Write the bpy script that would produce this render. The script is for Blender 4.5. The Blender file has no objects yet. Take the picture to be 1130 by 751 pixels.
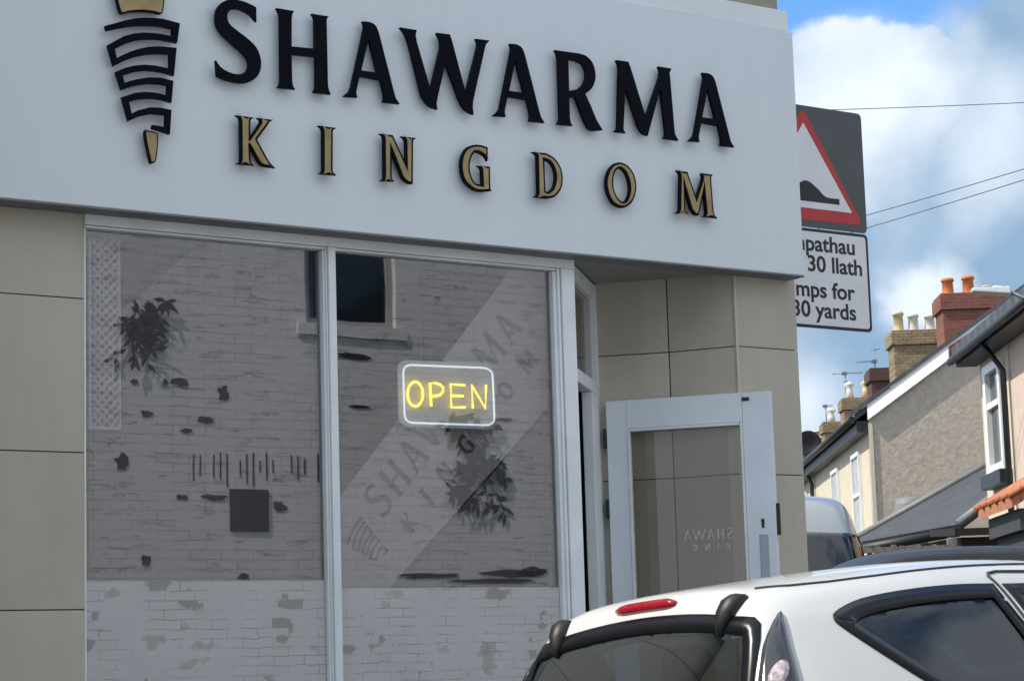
import bpy, bmesh, math, random
from mathutils import Vector, Matrix
from mathutils.bvhtree import BVHTree
R_ = math.radians
random.seed(7)
S = bpy.context.scene
COL = S.collection

# ------------------------------------------------------------------ camera
W, H, F = 1130.0, 751.0, 2500.0
YAW, PITCH, ROLL = R_(34.392), R_(8.357), R_(-1.724)
CAM = Vector((0, -8.0, 1.15))
fw = Vector((math.sin(YAW)*math.cos(PITCH), math.cos(YAW)*math.cos(PITCH), math.sin(PITCH)))
r0 = Vector((math.cos(YAW), -math.sin(YAW), 0)); u0 = r0.cross(fw)
rt = r0*math.cos(ROLL) + u0*math.sin(ROLL); up = u0*math.cos(ROLL) - r0*math.sin(ROLL)
cd = bpy.data.cameras.new('camera'); cam = bpy.data.objects.new('camera', cd); COL.objects.link(cam)
m = Matrix((rt, up, -fw)).transposed().to_4x4(); m.translation = CAM; cam.matrix_world = m
cd.sensor_width = 36; cd.lens = F/W*36; cd.clip_start = .1; cd.clip_end = 2000
S.camera = cam

# ------------------------------------------------------------------ sun, sky, exposure
SUN_AZ, SUN_EL = R_(-70), R_(50)            # azimuth from +Y towards +X
sd = bpy.data.lights.new('sun', 'SUN'); sd.energy = 2.55; sd.angle = R_(.53); sd.color = (1, .92, .80)
so = bpy.data.objects.new('sun', sd); COL.objects.link(so)
sdir = Vector((math.sin(SUN_AZ)*math.cos(SUN_EL), math.cos(SUN_AZ)*math.cos(SUN_EL), math.sin(SUN_EL)))
so.rotation_euler = (-sdir).to_track_quat('-Z', 'Y').to_euler(); so.location = sdir*60
S.view_settings.view_transform = 'Standard'; S.view_settings.look = 'None'; S.view_settings.gamma = 1
S.view_settings.exposure = 1.0
S.view_settings.use_curve_mapping = False
S.render.engine = 'CYCLES'
S.cycles.max_bounces = 10; S.cycles.transparent_max_bounces = 16; S.cycles.use_denoising = True
S.cycles.sample_clamp_indirect = 6

wd = bpy.data.worlds.new('World'); S.world = wd; wd.use_nodes = True
nt = wd.node_tree; nt.nodes.clear()
def N(t, **k):
    n = nt.nodes.new(t)
    for a, b in k.items(): setattr(n, a, b)
    return n
def L(a, b): nt.links.new(a, b)
def Mth(op, a, b=None, c=None, clamp=False):
    n = nt.nodes.new('ShaderNodeMath'); n.operation = op; n.use_clamp = clamp
    for i, v in enumerate((a, b, c)):
        if v is None: continue
        if isinstance(v, (int, float)): n.inputs[i].default_value = v
        else: nt.links.new(v, n.inputs[i])
    return n.outputs[0]
def camdir(x, y): return (fw + rt*((x-W/2)/F) - up*((y-H/2)/F)).normalized()
out = N('ShaderNodeOutputWorld'); sky = N('ShaderNodeTexSky'); sky.sky_type = 'NISHITA'; sky.sun_disc = False
sky.sun_elevation = SUN_EL; sky.sun_rotation = SUN_AZ; sky.air_density = 1.0; sky.dust_density = .4; sky.ozone_density = 2.0
sk = N('ShaderNodeMix'); sk.data_type = 'RGBA'; sk.blend_type = 'MULTIPLY'; sk.inputs[0].default_value = 1; L(sky.outputs[0], sk.inputs[6]); sk.inputs[7].default_value = (.47, .73, .96, 1)
bg = N('ShaderNodeBackground'); L(sk.outputs[2], bg.inputs[0]); bg.inputs[1].default_value = .115
tc = N('ShaderNodeTexCoord')
n1 = N('ShaderNodeTexNoise'); n1.inputs['Scale'].default_value = 17; n1.inputs['Detail'].default_value = 8; n1.inputs['Roughness'].default_value = .52
n2 = N('ShaderNodeTexNoise'); n2.inputs['Scale'].default_value = 13; n2.inputs['Detail'].default_value = 9; n2.inputs['Roughness'].default_value = .5
for n in (n1, n2): L(tc.outputs['Generated'], n.inputs['Vector'])
def blob(direction, rad, soft, noise_amt=.1):       # 1 inside a cloud bank round a sky direction, 0 outside
    d = N('ShaderNodeVectorMath'); d.operation = 'DISTANCE'; L(tc.outputs['Generated'], d.inputs[0]); d.inputs[1].default_value = direction
    e = Mth('SUBTRACT', n1.outputs[0], .5); e = Mth('MULTIPLY', e, noise_amt)
    e = Mth('ADD', d.outputs['Value'], e)
    mr = N('ShaderNodeMapRange'); mr.interpolation_type = 'SMOOTHSTEP'; L(e, mr.inputs[0])
    mr.inputs[1].default_value = rad-soft; mr.inputs[2].default_value = rad; mr.inputs[3].default_value = 1; mr.inputs[4].default_value = 0
    return mr.outputs[0]
banks = [blob(camdir(915, 150), .050, .006, .05), blob(camdir(985, 135), .046, .006, .05), blob(camdir(850, 160), .05, .006, .05), blob(camdir(1120, 190), .062, .03, .10),
         blob(camdir(1000, 330), .13, .035, .06), blob(camdir(1205, 90), .085, .04, .10), blob(camdir(850, 420), .12, .03, .06)]
cov = banks[0]
for b in banks[1:]: cov = Mth('MAXIMUM', cov, b)
n3 = N('ShaderNodeTexNoise'); n3.inputs['Scale'].default_value = 2.2; n3.inputs['Detail'].default_value = 8; L(tc.outputs['Generated'], n3.inputs['Vector'])
g = N('ShaderNodeMapRange'); g.interpolation_type = 'SMOOTHSTEP'; L(n3.outputs[0], g.inputs[0]); g.inputs[1].default_value = .36; g.inputs[2].default_value = .50
away = blob(camdir(1000, 180), .42, .2, 0)           # other clouds only away from the modelled banks
g2 = Mth('MULTIPLY', g.outputs[0], Mth('SUBTRACT', 1, away))
cov = Mth('MAXIMUM', cov, g2)
lit = blob(camdir(935, 100), .072, .055, .07)
for pt, rad, sf, w_ in (((1085, 150), .048, .04, .60), ((1015, 338), .026, .02, .9), ((890, 440), .04, .035, .5)):
    lit = Mth('MAXIMUM', lit, Mth('MULTIPLY', blob(camdir(*pt), rad, sf, .06), w_))
tex = N('ShaderNodeMapRange'); L(n2.outputs[0], tex.inputs[0]); tex.inputs[1].default_value = .3; tex.inputs[2].default_value = .7
tex.inputs[3].default_value = -.30; tex.inputs[4].default_value = .30
lit = Mth('ADD', lit, tex.outputs[0], clamp=True)
lit = Mth('MAXIMUM', lit, Mth('MULTIPLY', g2, .95))
ccol = N('ShaderNodeMix'); ccol.data_type = 'RGBA'; L(lit, ccol.inputs[0])
ccol.inputs[6].default_value = (.25, .38, .54, 1); ccol.inputs[7].default_value = (.77, .84, .92, 1)
bgc = N('ShaderNodeBackground'); L(ccol.outputs[2], bgc.inputs[0]); bgc.inputs[1].default_value = .625
mx = N('ShaderNodeMixShader'); L(cov, mx.inputs[0]); L(bg.outputs[0], mx.inputs[1]); L(bgc.outputs[0], mx.inputs[2])
L(mx.outputs[0], out.inputs[0])

# ------------------------------------------------------------------ picking world points from the survey of the photo
def ray(x, y): return fw + rt*((x-W/2)/F) - up*((y-H/2)/F)
def fp(x, y, Y=0.0):                                  # point on the plane parallel to the shopfront
    d = ray(x, y); return CAM + d*((Y-CAM.y)/d.y)
ROW = YAW + R_(1.24)                                  # direction of the side street
rf = Vector((math.sin(ROW), math.cos(ROW), 0)); rr = Vector((math.cos(ROW), -math.sin(ROW), 0))
def sp(x, y, v):                                      # street frame (right, along, z) of a point v metres along
    d = ray(x, y); d = d*(v/d.dot(rf)); return Vector((d.dot(rr), v, CAM.z+d.z))
STREET = Matrix((rr, rf, (0, 0, 1))).transposed().to_4x4(); STREET.translation = Vector((CAM.x, CAM.y, 0))

# ------------------------------------------------------------------ materials
def new_mat(name):
    global nt
    mt = bpy.data.materials.new(name); mt.use_nodes = True; nt = mt.node_tree
    return mt, nt.nodes['Principled BSDF']
def coords(scale=(1, 1, 1), rot=(0, 0, 0)):
    t = N('ShaderNodeTexCoord'); mp = N('ShaderNodeMapping'); L(t.outputs['Object'], mp.inputs[0])
    mp.inputs['Scale'].default_value = scale; mp.inputs['Rotation'].default_value = rot
    return mp.outputs[0]
def noise(vec, scale, detail=5, rough=.55):
    n = N('ShaderNodeTexNoise'); L(vec, n.inputs['Vector']); n.inputs['Scale'].default_value = scale
    n.inputs['Detail'].default_value = detail; n.inputs['Roughness'].default_value = rough; return n.outputs[0]
def ramp(fac, stops):
    n = N('ShaderNodeValToRGB'); L(fac, n.inputs[0])
    while len(n.color_ramp.elements) < len(stops): n.color_ramp.elements.new(.5)
    for e, (p, c) in zip(n.color_ramp.elements, stops): e.position = p; e.color = (*c, 1) if len(c) == 3 else c
    return n.outputs[0]
def mixc(fac, a, b, mode='MIX'):
    n = N('ShaderNodeMix'); n.data_type = 'RGBA'; n.blend_type = mode
    if isinstance(fac, (int, float)): n.inputs[0].default_value = fac
    else: L(fac, n.inputs[0])
    for i, v in ((6, a), (7, b)):
        if isinstance(v, tuple): n.inputs[i].default_value = (*v, 1)
        else: L(v, n.inputs[i])
    return n.outputs[2]
def bump(p, h, strength=.3, dist=.01):
    b = N('ShaderNodeBump'); L(h, b.inputs['Height']); b.inputs['Strength'].default_value = strength; b.inputs['Distance'].default_value = dist
    L(b.outputs[0], p.inputs['Normal'])
def plain(name, c, rough=.5, metal=0, var=.12, vs=6, coat=0, bmp=0, bs=60, spec=.5):
    mt, p = new_mat(name); v = coords()
    f = noise(v, vs)
    a = tuple(max(0, x*(1-var)) for x in c); b = tuple(min(1, x*(1+var)) for x in c)
    L(ramp(f, [(.3, a), (.7, b)]), p.inputs['Base Color'])
    p.inputs['Roughness'].default_value = rough; p.inputs['Metallic'].default_value = metal
    p.inputs['Coat Weight'].default_value = coat; p.inputs['Coat Roughness'].default_value = .04
    p.inputs['Specular IOR Level'].default_value = spec
    if bmp: bump(p, noise(v, bs, 4), bmp, .004)
    return mt
def speckle(name, c1, c2, scale, rough=.9, bmp=.6, bs=None, c3=None, big=1.2):
    mt, p = new_mat(name); v = coords()
    col = ramp(noise(v, scale, 6, .65), [(.3, c1), (.7, c2)])
    if c3: col = mixc(ramp(noise(v, big, 5, .6), [(.42, (0, 0, 0)), (.68, (1, 1, 1))]), col, c3)
    L(col, p.inputs['Base Color']); p.inputs['Roughness'].default_value = rough
    bump(p, noise(v, bs or scale*1.5, 4, .6), bmp, .02); return mt
def brickmat(name, c1, c2, mortar, bw=.225, bh=.075, ms=.008, axis='XZ', rough=.9, patch=None, patch_thr=(.6, .64), offset=.5):
    mt, p = new_mat(name)
    rot = {'XZ': (R_(-90), 0, 0), 'YZ': (R_(-90), R_(-90), 0)}[axis]
    v = coords((1, 1, 1))
    sx = N('ShaderNodeSeparateXYZ'); L(v, sx.inputs[0]); cx = N('ShaderNodeCombineXYZ')
    L(sx.outputs['X' if axis == 'XZ' else 'Y'], cx.inputs[0]); L(sx.outputs['Z'], cx.inputs[1])
    wob = N('ShaderNodeVectorMath'); wob.operation = 'MULTIPLY_ADD'
    nn = N('ShaderNodeTexNoise'); L(v, nn.inputs['Vector']); nn.inputs['Scale'].default_value = 6; nn.inputs['Detail'].default_value = 5
    L(nn.outputs['Color'], wob.inputs[0]); wob.inputs[1].default_value = (.03, .018, 0); L(cx.outputs[0], wob.inputs[2])
    b = N('ShaderNodeTexBrick'); L(wob.outputs[0], b.inputs['Vector']); b.inputs['Scale'].default_value = 1
    b.inputs['Brick Width'].default_value = bw; b.inputs['Row Height'].default_value = bh; b.inputs['Mortar Size'].default_value = ms
    b.inputs['Mortar Smooth'].default_value = .3; b.inputs['Bias'].default_value = 0
    b.inputs['Color1'].default_value = (*c1, 1); b.inputs['Color2'].default_value = (*c2, 1); b.inputs['Mortar'].default_value = (*mortar, 1)
    col = mixc(.35, b.outputs['Color'], ramp(noise(v, 9, 6, .65), [(.25, tuple(x*.55 for x in c1)), (.75, tuple(min(1, x*1.3) for x in c2))]))
    if patch:
        f = noise(v, 2.6, 7, .6); col = mixc(ramp(f, [(patch_thr[0], (0, 0, 0)), (patch_thr[1], (1, 1, 1))]), col, patch)
    L(col, p.inputs['Base Color']); p.inputs['Roughness'].default_value = rough
    bump(p, b.outputs['Fac'], -.6, .012); return mt
def glassmat(name, refl=.08, tint=(.9, .95, .95), rough=0.0, wave=.04):
    mt, p = new_mat(name); nt.nodes.remove(p); o = nt.nodes['Material Output']
    t = N('ShaderNodeBsdfTransparent'); t.inputs[0].default_value = (*tint, 1)
    gl = N('ShaderNodeBsdfGlossy'); gl.inputs['Roughness'].default_value = rough; gl.inputs['Color'].default_value = (1, 1, 1, 1)
    v = coords(); bm_ = N('ShaderNodeBump'); L(noise(v, 1.3, 2), bm_.inputs['Height']); bm_.inputs['Strength'].default_value = wave; bm_.inputs['Distance'].default_value = .01
    L(bm_.outputs[0], gl.inputs['Normal'])
    lw = N('ShaderNodeLayerWeight'); lw.inputs[0].default_value = .35
    fr = Mth('ADD', Mth('MULTIPLY', Mth('POWER', lw.outputs['Facing'], 3), .7), refl, clamp=True)
    ms = N('ShaderNodeMixShader'); L(fr, ms.inputs[0]); L(t.outputs[0], ms.inputs[1]); L(gl.outputs[0], ms.inputs[2]); L(ms.outputs[0], o.inputs[0])
    return mt
def filmmat(name, c, opacity):
    mt, p = new_mat(name); o = nt.nodes['Material Output']
    p.inputs['Base Color'].default_value = (*c, 1); p.inputs['Roughness'].default_value = .6
    t = N('ShaderNodeBsdfTransparent'); ms = N('ShaderNodeMixShader'); ms.inputs[0].default_value = opacity
    L(t.outputs[0], ms.inputs[1]); L(p.outputs[0], ms.inputs[2]); L(ms.outputs[0], o.inputs[0]); return mt
def emit(name, c, s):
    mt, p = new_mat(name); p.inputs['Base Color'].default_value = (*c, 1); p.inputs['Emission Color'].default_value = (*c, 1)
    p.inputs['Emission Strength'].default_value = s; p.inputs['Roughness'].default_value = .4; return mt

M = {}
M['asphalt'] = speckle('asphalt', (.035, .036, .038), (.075, .075, .075), 40, .9, .5, 90, (.05, .05, .052), .5)
M['paving'] = speckle('paving', (.22, .21, .2), (.32, .31, .29), 12, .9, .3, 60, (.2, .19, .18), .8)
M['kerb'] = speckle('kerb_stone', (.25, .25, .24), (.36, .35, .34), 20, .9, .3)
def panel_white():
    mt, p = new_mat('fascia_white'); v = coords()
    st = coords((5, 1, .35))
    dirt = ramp(noise(st, 3.0, 7, .6), [(.35, (.68, .745, .80)), (.7, (.715, .775, .825))])
    L(mixc(.5, dirt, ramp(noise(v, 1.1, 4), [(.3, (.685, .75, .805)), (.7, (.73, .79, .84))])), p.inputs['Base Color'])
    p.inputs['Roughness'].default_value = .38; bump(p, noise(v, .8, 2), .08, .02); return mt
M['fascia'] = panel_white()
M['trim_white'] = plain('trim_white', (.76, .81, .85), .4, var=.06, vs=4, bmp=.05)
M['sign_black'] = plain('sign_black', (.004, .005, .010), .5, var=.2, spec=.05)
M['sign_gold'] = plain('sign_gold', (.34, .26, .12), .38, .35, var=.22, vs=14)
def tile():
    mt, p = new_mat('beige_porcelain_tile'); v = coords()
    a = ramp(noise(v, 2.2, 6, .6), [(.3, (.50, .465, .385)), (.7, (.56, .525, .445))])
    a = mixc(.25, a, ramp(noise(coords((1, 1, .2)), 6, 6, .7), [(.35, (.42, .39, .32)), (.65, (.60, .565, .48))]))
    gi = N('ShaderNodeNewGeometry'); rm = N('ShaderNodeMapRange'); L(gi.outputs['Random Per Island'], rm.inputs[0]); rm.inputs[3].default_value = .90; rm.inputs[4].default_value = 1.07
    hs = N('ShaderNodeHueSaturation'); L(rm.outputs[0], hs.inputs['Value']); L(a, hs.inputs['Color']); a = hs.outputs[0]
    sp_ = ramp(noise(v, 120, 3, .7), [(.30, (.80, .79, .77)), (.42, (1, 1, 1))]); a = mixc(1.0, a, sp_, 'MULTIPLY')
    L(a, p.inputs['Base Color']); p.inputs['Roughness'].default_value = .55; bump(p, noise(v, 40, 3), .05, .003); return mt
M['tile'] = tile()
M['tile_joint'] = plain('tile_joint', (.06, .055, .045), .9)
M['render_beige'] = speckle('beige_render', (.30, .27, .20), (.38, .345, .265), 6, .9, .2, 80)
M['frame'] = plain('painted_frame', (.82, .87, .91), .42, var=.07, vs=5, bmp=.06, bs=30)
M['door_grey'] = plain('door_paint', (.74, .81, .89), .4, var=.06, vs=4, bmp=.05, bs=30)
M['dark_metal'] = plain('dark_metal', (.035, .04, .05), .4, .6)
M['steel'] = plain('brushed_steel', (.30, .34, .40), .35, .8)
M['shop_glass'] = glassmat('shop_glass', .135, (.82, .81, .825))
M['door_glass'] = glassmat('door_glass', .035, (.82, .81, .795))
M['film'] = filmmat('grey_reflection_film', (.52, .51, .525), .26)
M['film_light'] = filmmat('pale_translucent_sheet', (.68, .675, .69), .66)
def brick_reflection():  # reflection of worn brick painted into the colour of the sheet
    mt, p = new_mat('painted_brick_reflection'); v = coords(); o = nt.nodes['Material Output']
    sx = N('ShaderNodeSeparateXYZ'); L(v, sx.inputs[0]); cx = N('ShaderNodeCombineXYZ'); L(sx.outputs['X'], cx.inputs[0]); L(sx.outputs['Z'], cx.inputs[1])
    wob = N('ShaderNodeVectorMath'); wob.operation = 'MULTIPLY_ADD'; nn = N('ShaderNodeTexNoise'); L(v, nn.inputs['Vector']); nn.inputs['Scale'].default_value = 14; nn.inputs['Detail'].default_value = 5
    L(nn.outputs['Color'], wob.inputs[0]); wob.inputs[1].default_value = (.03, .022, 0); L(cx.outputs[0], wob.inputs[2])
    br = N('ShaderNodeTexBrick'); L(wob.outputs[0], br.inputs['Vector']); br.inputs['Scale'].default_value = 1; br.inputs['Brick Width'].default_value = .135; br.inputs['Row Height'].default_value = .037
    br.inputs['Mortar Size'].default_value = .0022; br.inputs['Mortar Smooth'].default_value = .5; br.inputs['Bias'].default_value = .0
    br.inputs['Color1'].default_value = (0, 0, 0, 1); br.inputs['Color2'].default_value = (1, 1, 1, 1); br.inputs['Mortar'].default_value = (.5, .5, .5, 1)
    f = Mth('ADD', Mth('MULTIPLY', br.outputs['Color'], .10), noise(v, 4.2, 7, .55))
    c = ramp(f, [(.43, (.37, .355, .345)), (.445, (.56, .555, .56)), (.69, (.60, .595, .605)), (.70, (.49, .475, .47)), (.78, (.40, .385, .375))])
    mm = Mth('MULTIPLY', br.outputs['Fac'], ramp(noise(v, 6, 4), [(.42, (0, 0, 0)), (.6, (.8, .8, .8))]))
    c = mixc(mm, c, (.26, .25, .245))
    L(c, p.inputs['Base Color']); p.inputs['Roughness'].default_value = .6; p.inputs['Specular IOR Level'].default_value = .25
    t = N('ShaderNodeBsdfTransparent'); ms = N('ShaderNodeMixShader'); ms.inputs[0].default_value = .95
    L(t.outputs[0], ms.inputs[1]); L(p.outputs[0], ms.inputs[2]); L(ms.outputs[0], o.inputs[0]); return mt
M['film_reflection'] = brick_reflection()
M['film_faint'] = filmmat('faint_reflection_film', (.5, .49, .51), .2)
M['vinyl_dark'] = filmmat('dark_vinyl', (.05, .05, .055), .40)
M['vinyl_white'] = filmmat('white_vinyl', (.75, .78, .8), .33)
M['interior'] = plain('shop_interior_paint', (.22, .22, .235), .8)
M['interior_floor'] = plain('shop_floor', (.12, .11, .105), .5)
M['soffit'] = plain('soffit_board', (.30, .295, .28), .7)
M['neon_yellow'] = emit('neon_yellow', (1.0, .72, .06), 1.3)
M['neon_white'] = emit('neon_white', (.80, .92, 1.0), .6)
M['acrylic'] = filmmat('clear_acrylic', (.72, .78, .80), .62)
M['black_plastic'] = plain('black_plastic', (.012, .012, .014), .5)
M['lattice'] = plain('lattice_white', (.75, .75, .76), .6)
M['car_white'] = plain('white_car_paint', (.60, .61, .605), .28, var=.015, coat=.8)
M['car_dark'] = plain('dark_grey_car_paint', (.05, .052, .056), .55, var=.2, coat=.12)
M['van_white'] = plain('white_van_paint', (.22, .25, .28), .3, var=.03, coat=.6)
M['car_glass'] = glassmat('car_glass', .27, (.72, .80, .86), wave=0)
M['car_side_glass'] = glassmat('car_side_glass', .05, (.50, .56, .60), wave=0)
M['van_glass'] = glassmat('van_glass', .08, (.12, .13, .15))
M['frit'] = plain('black_glass_border', (.006, .007, .01), .3, coat=.08, spec=.3)
M['rubber'] = plain('tyre_rubber', (.02, .02, .02), .85)
M['alloy'] = plain('wheel_alloy', (.45, .46, .48), .35, .8)
M['headliner'] = plain('grey_headliner', (.40, .41, .42), .9)
M['seat'] = plain('dark_seat_cloth', (.02, .022, .03), .9)
M['red_lens'] = plain('red_lamp_lens', (.32, .006, .018), .18, var=.3, vs=60, coat=.6)
M['smoke_lens'] = plain('smoked_lamp_cover', (.035, .04, .045), .12, coat=.7)
M['chrome_lens'] = plain('clear_lamp_lens', (.62, .52, .54), .12, .5, var=.5, vs=55, coat=.6)
M['gap'] = plain('panel_gap', (.05, .052, .055), .8)
M['roughcast'] = speckle('grey_roughcast', (.38, .325, .27), (.60, .525, .44), 9, .95, .5, 14, (.52, .45, .375), .35)
M['cream'] = speckle('cream_render', (.58, .53, .41), (.68, .63, .50), 3, .9, .2, 30)
M['pinkish'] = speckle('pinkish_render', (.56, .45, .38), (.66, .54, .46), 4, .9, .3, 30)
def slate(name, c1, c2, ang=0):
    mt, p = new_mat(name); v = coords((1, 1, 1), (0, 0, ang))
    b = N('ShaderNodeTexBrick'); L(v, b.inputs['Vector']); b.inputs['Scale'].default_value = 1; b.inputs['Brick Width'].default_value = .3
    b.inputs['Row Height'].default_value = .2; b.inputs['Mortar Size'].default_value = .008
    b.inputs['Color1'].default_value = (*c1, 1); b.inputs['Color2'].default_value = (*c2, 1); b.inputs['Mortar'].default_value = tuple(x*.4 for x in c1)+(1,)
    L(mixc(.5, b.outputs[0], ramp(noise(v, 5, 6, .7), [(.3, c1), (.7, c2)])), p.inputs['Base Color']); p.inputs['Roughness'].default_value = .6
    bump(p, b.outputs['Fac'], -.5, .01); return mt
M['slate'] = slate('grey_slate', (.055, .06, .07), (.12, .125, .135))
M['slate_blue'] = slate('blue_slate', (.028, .032, .040), (.055, .060, .072), R_(20))
M['orange_tile'] = slate('orange_clay_tile', (.36, .12, .055), (.50, .19, .09))
M['brick_red'] = brickmat('red_chimney_brick', (.16, .055, .04), (.24, .085, .06), (.20, .14, .11))
M['brick_buff'] = brickmat('weathered_buff_brick', (.19, .12, .07), (.36, .27, .16), (.12, .09, .07), ms=.012)
M['brick_dark'] = brickmat('sooty_brick', (.06, .03, .026), (.11, .05, .04), (.09, .07, .06))
M['pot_orange'] = plain('terracotta_pot', (.60, .20, .07), .8, var=.2)
M['pot_buff'] = plain('buff_pot', (.58, .48, .28), .8, var=.25, vs=12)
M['pot_white'] = plain('pale_pot', (.62, .60, .56), .8, var=.25, vs=12)
M['gutter'] = plain('black_gutter', (.02, .021, .025), .5)
M['white_upvc'] = plain('white_upvc', (.78, .79, .80), .35, var=.05)
M['lead'] = plain('lead_flashing', (.18, .19, .20), .6)
M['house_glass'] = plain('house_window_glass', (.02, .024, .03), .08, var=.3, coat=.2)
M['net_curtain'] = plain('net_curtain_behind_glass', (.42, .42, .41), .25, var=.25, vs=5)
M['wood_grey'] = plain('weathered_wood', (.17, .165, .16), .85, var=.4, vs=20, bmp=.3)
M['shade_dark'] = plain('shade_block_black', (.012, .012, .013), .9)
M['sign_grey'] = plain('sign_backing_grey', (.075, .085, .09), .5, var=.1)
M['sign_white'] = plain('sign_reflective_white', (.80, .81, .85), .45, var=.05)
M['sign_red'] = plain('sign_red', (.50, .03, .035), .4, var=.12)
M['sign_ink'] = plain('sign_black_ink', (.010, .011, .014), .5)
M['galv'] = plain('galvanised_steel', (.33, .34, .35), .45, .6)
M['lamp_white'] = plain('lamp_housing', (.50, .52, .54), .5)
M['aerial'] = plain('aerial_metal', (.20, .21, .24), .5, .5)
M['cable'] = plain('cable_grey', (.10, .105, .115), .7)
def painted_brick():
    mt = brickmat('white_painted_brick', (.80, .80, .79), (.86, .86, .84), (.34, .33, .32), .30, .082, .0055)
    p = nt.nodes['Principled BSDF']; old = p.inputs['Base Color'].links[0].from_socket
    v = coords(); sx = N('ShaderNodeSeparateXYZ'); L(v, sx.inputs[0])
    old = mixc(ramp(noise(coords((1, 1, 1.6)), 1.9, 6, .6), [(.40, (.75, .75, .75)), (.62, (0, 0, 0))]), old, (.82, .82, .81))
    # worn joints: some courses have lost their paint
    cr = noise(coords((1.1, 1, 7)), 2.2, 6, .65)
    col = mixc(ramp(cr, [(.575, (0, 0, 0)), (.60, (.8, .8, .8)), (.625, (0, 0, 0))]), old, (.16, .15, .145))
    # paint flaking off near the foot of the wall
    hgt = N('ShaderNodeMapRange'); L(sx.outputs['Z'], hgt.inputs[0]); hgt.inputs[1].default_value = 1.0; hgt.inputs[2].default_value = 1.9
    hgt.inputs[3].default_value = .16; hgt.inputs[4].default_value = -.05; hgt.clamp = True
    fl = Mth('ADD', noise(coords((1, 1, 2.2)), 2.6, 8, .62), hgt.outputs[0])
    col = mixc(ramp(fl, [(.60, (0, 0, 0)), (.625, (1, 1, 1))]), col, (.36, .345, .33))
    L(col, p.inputs['Base Color']); return mt
M['painted_brick'] = painted_brick()
M['bare_brick'] = brickmat('bare_brick', (.035, .03, .03), (.07, .058, .055), (.03, .028, .027), .30, .082, .010)
M['frame_grey'] = plain('old_window_frame', (.40, .40, .41), .6)
M['leaf'] = plain('buddleia_leaf', (.016, .03, .012), .8, var=.5, vs=30)
M['stem'] = plain('plant_stem', (.09, .07, .045), .9)
M['vent'] = plain('dark_vent_metal', (.022, .022, .025), .8)

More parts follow.
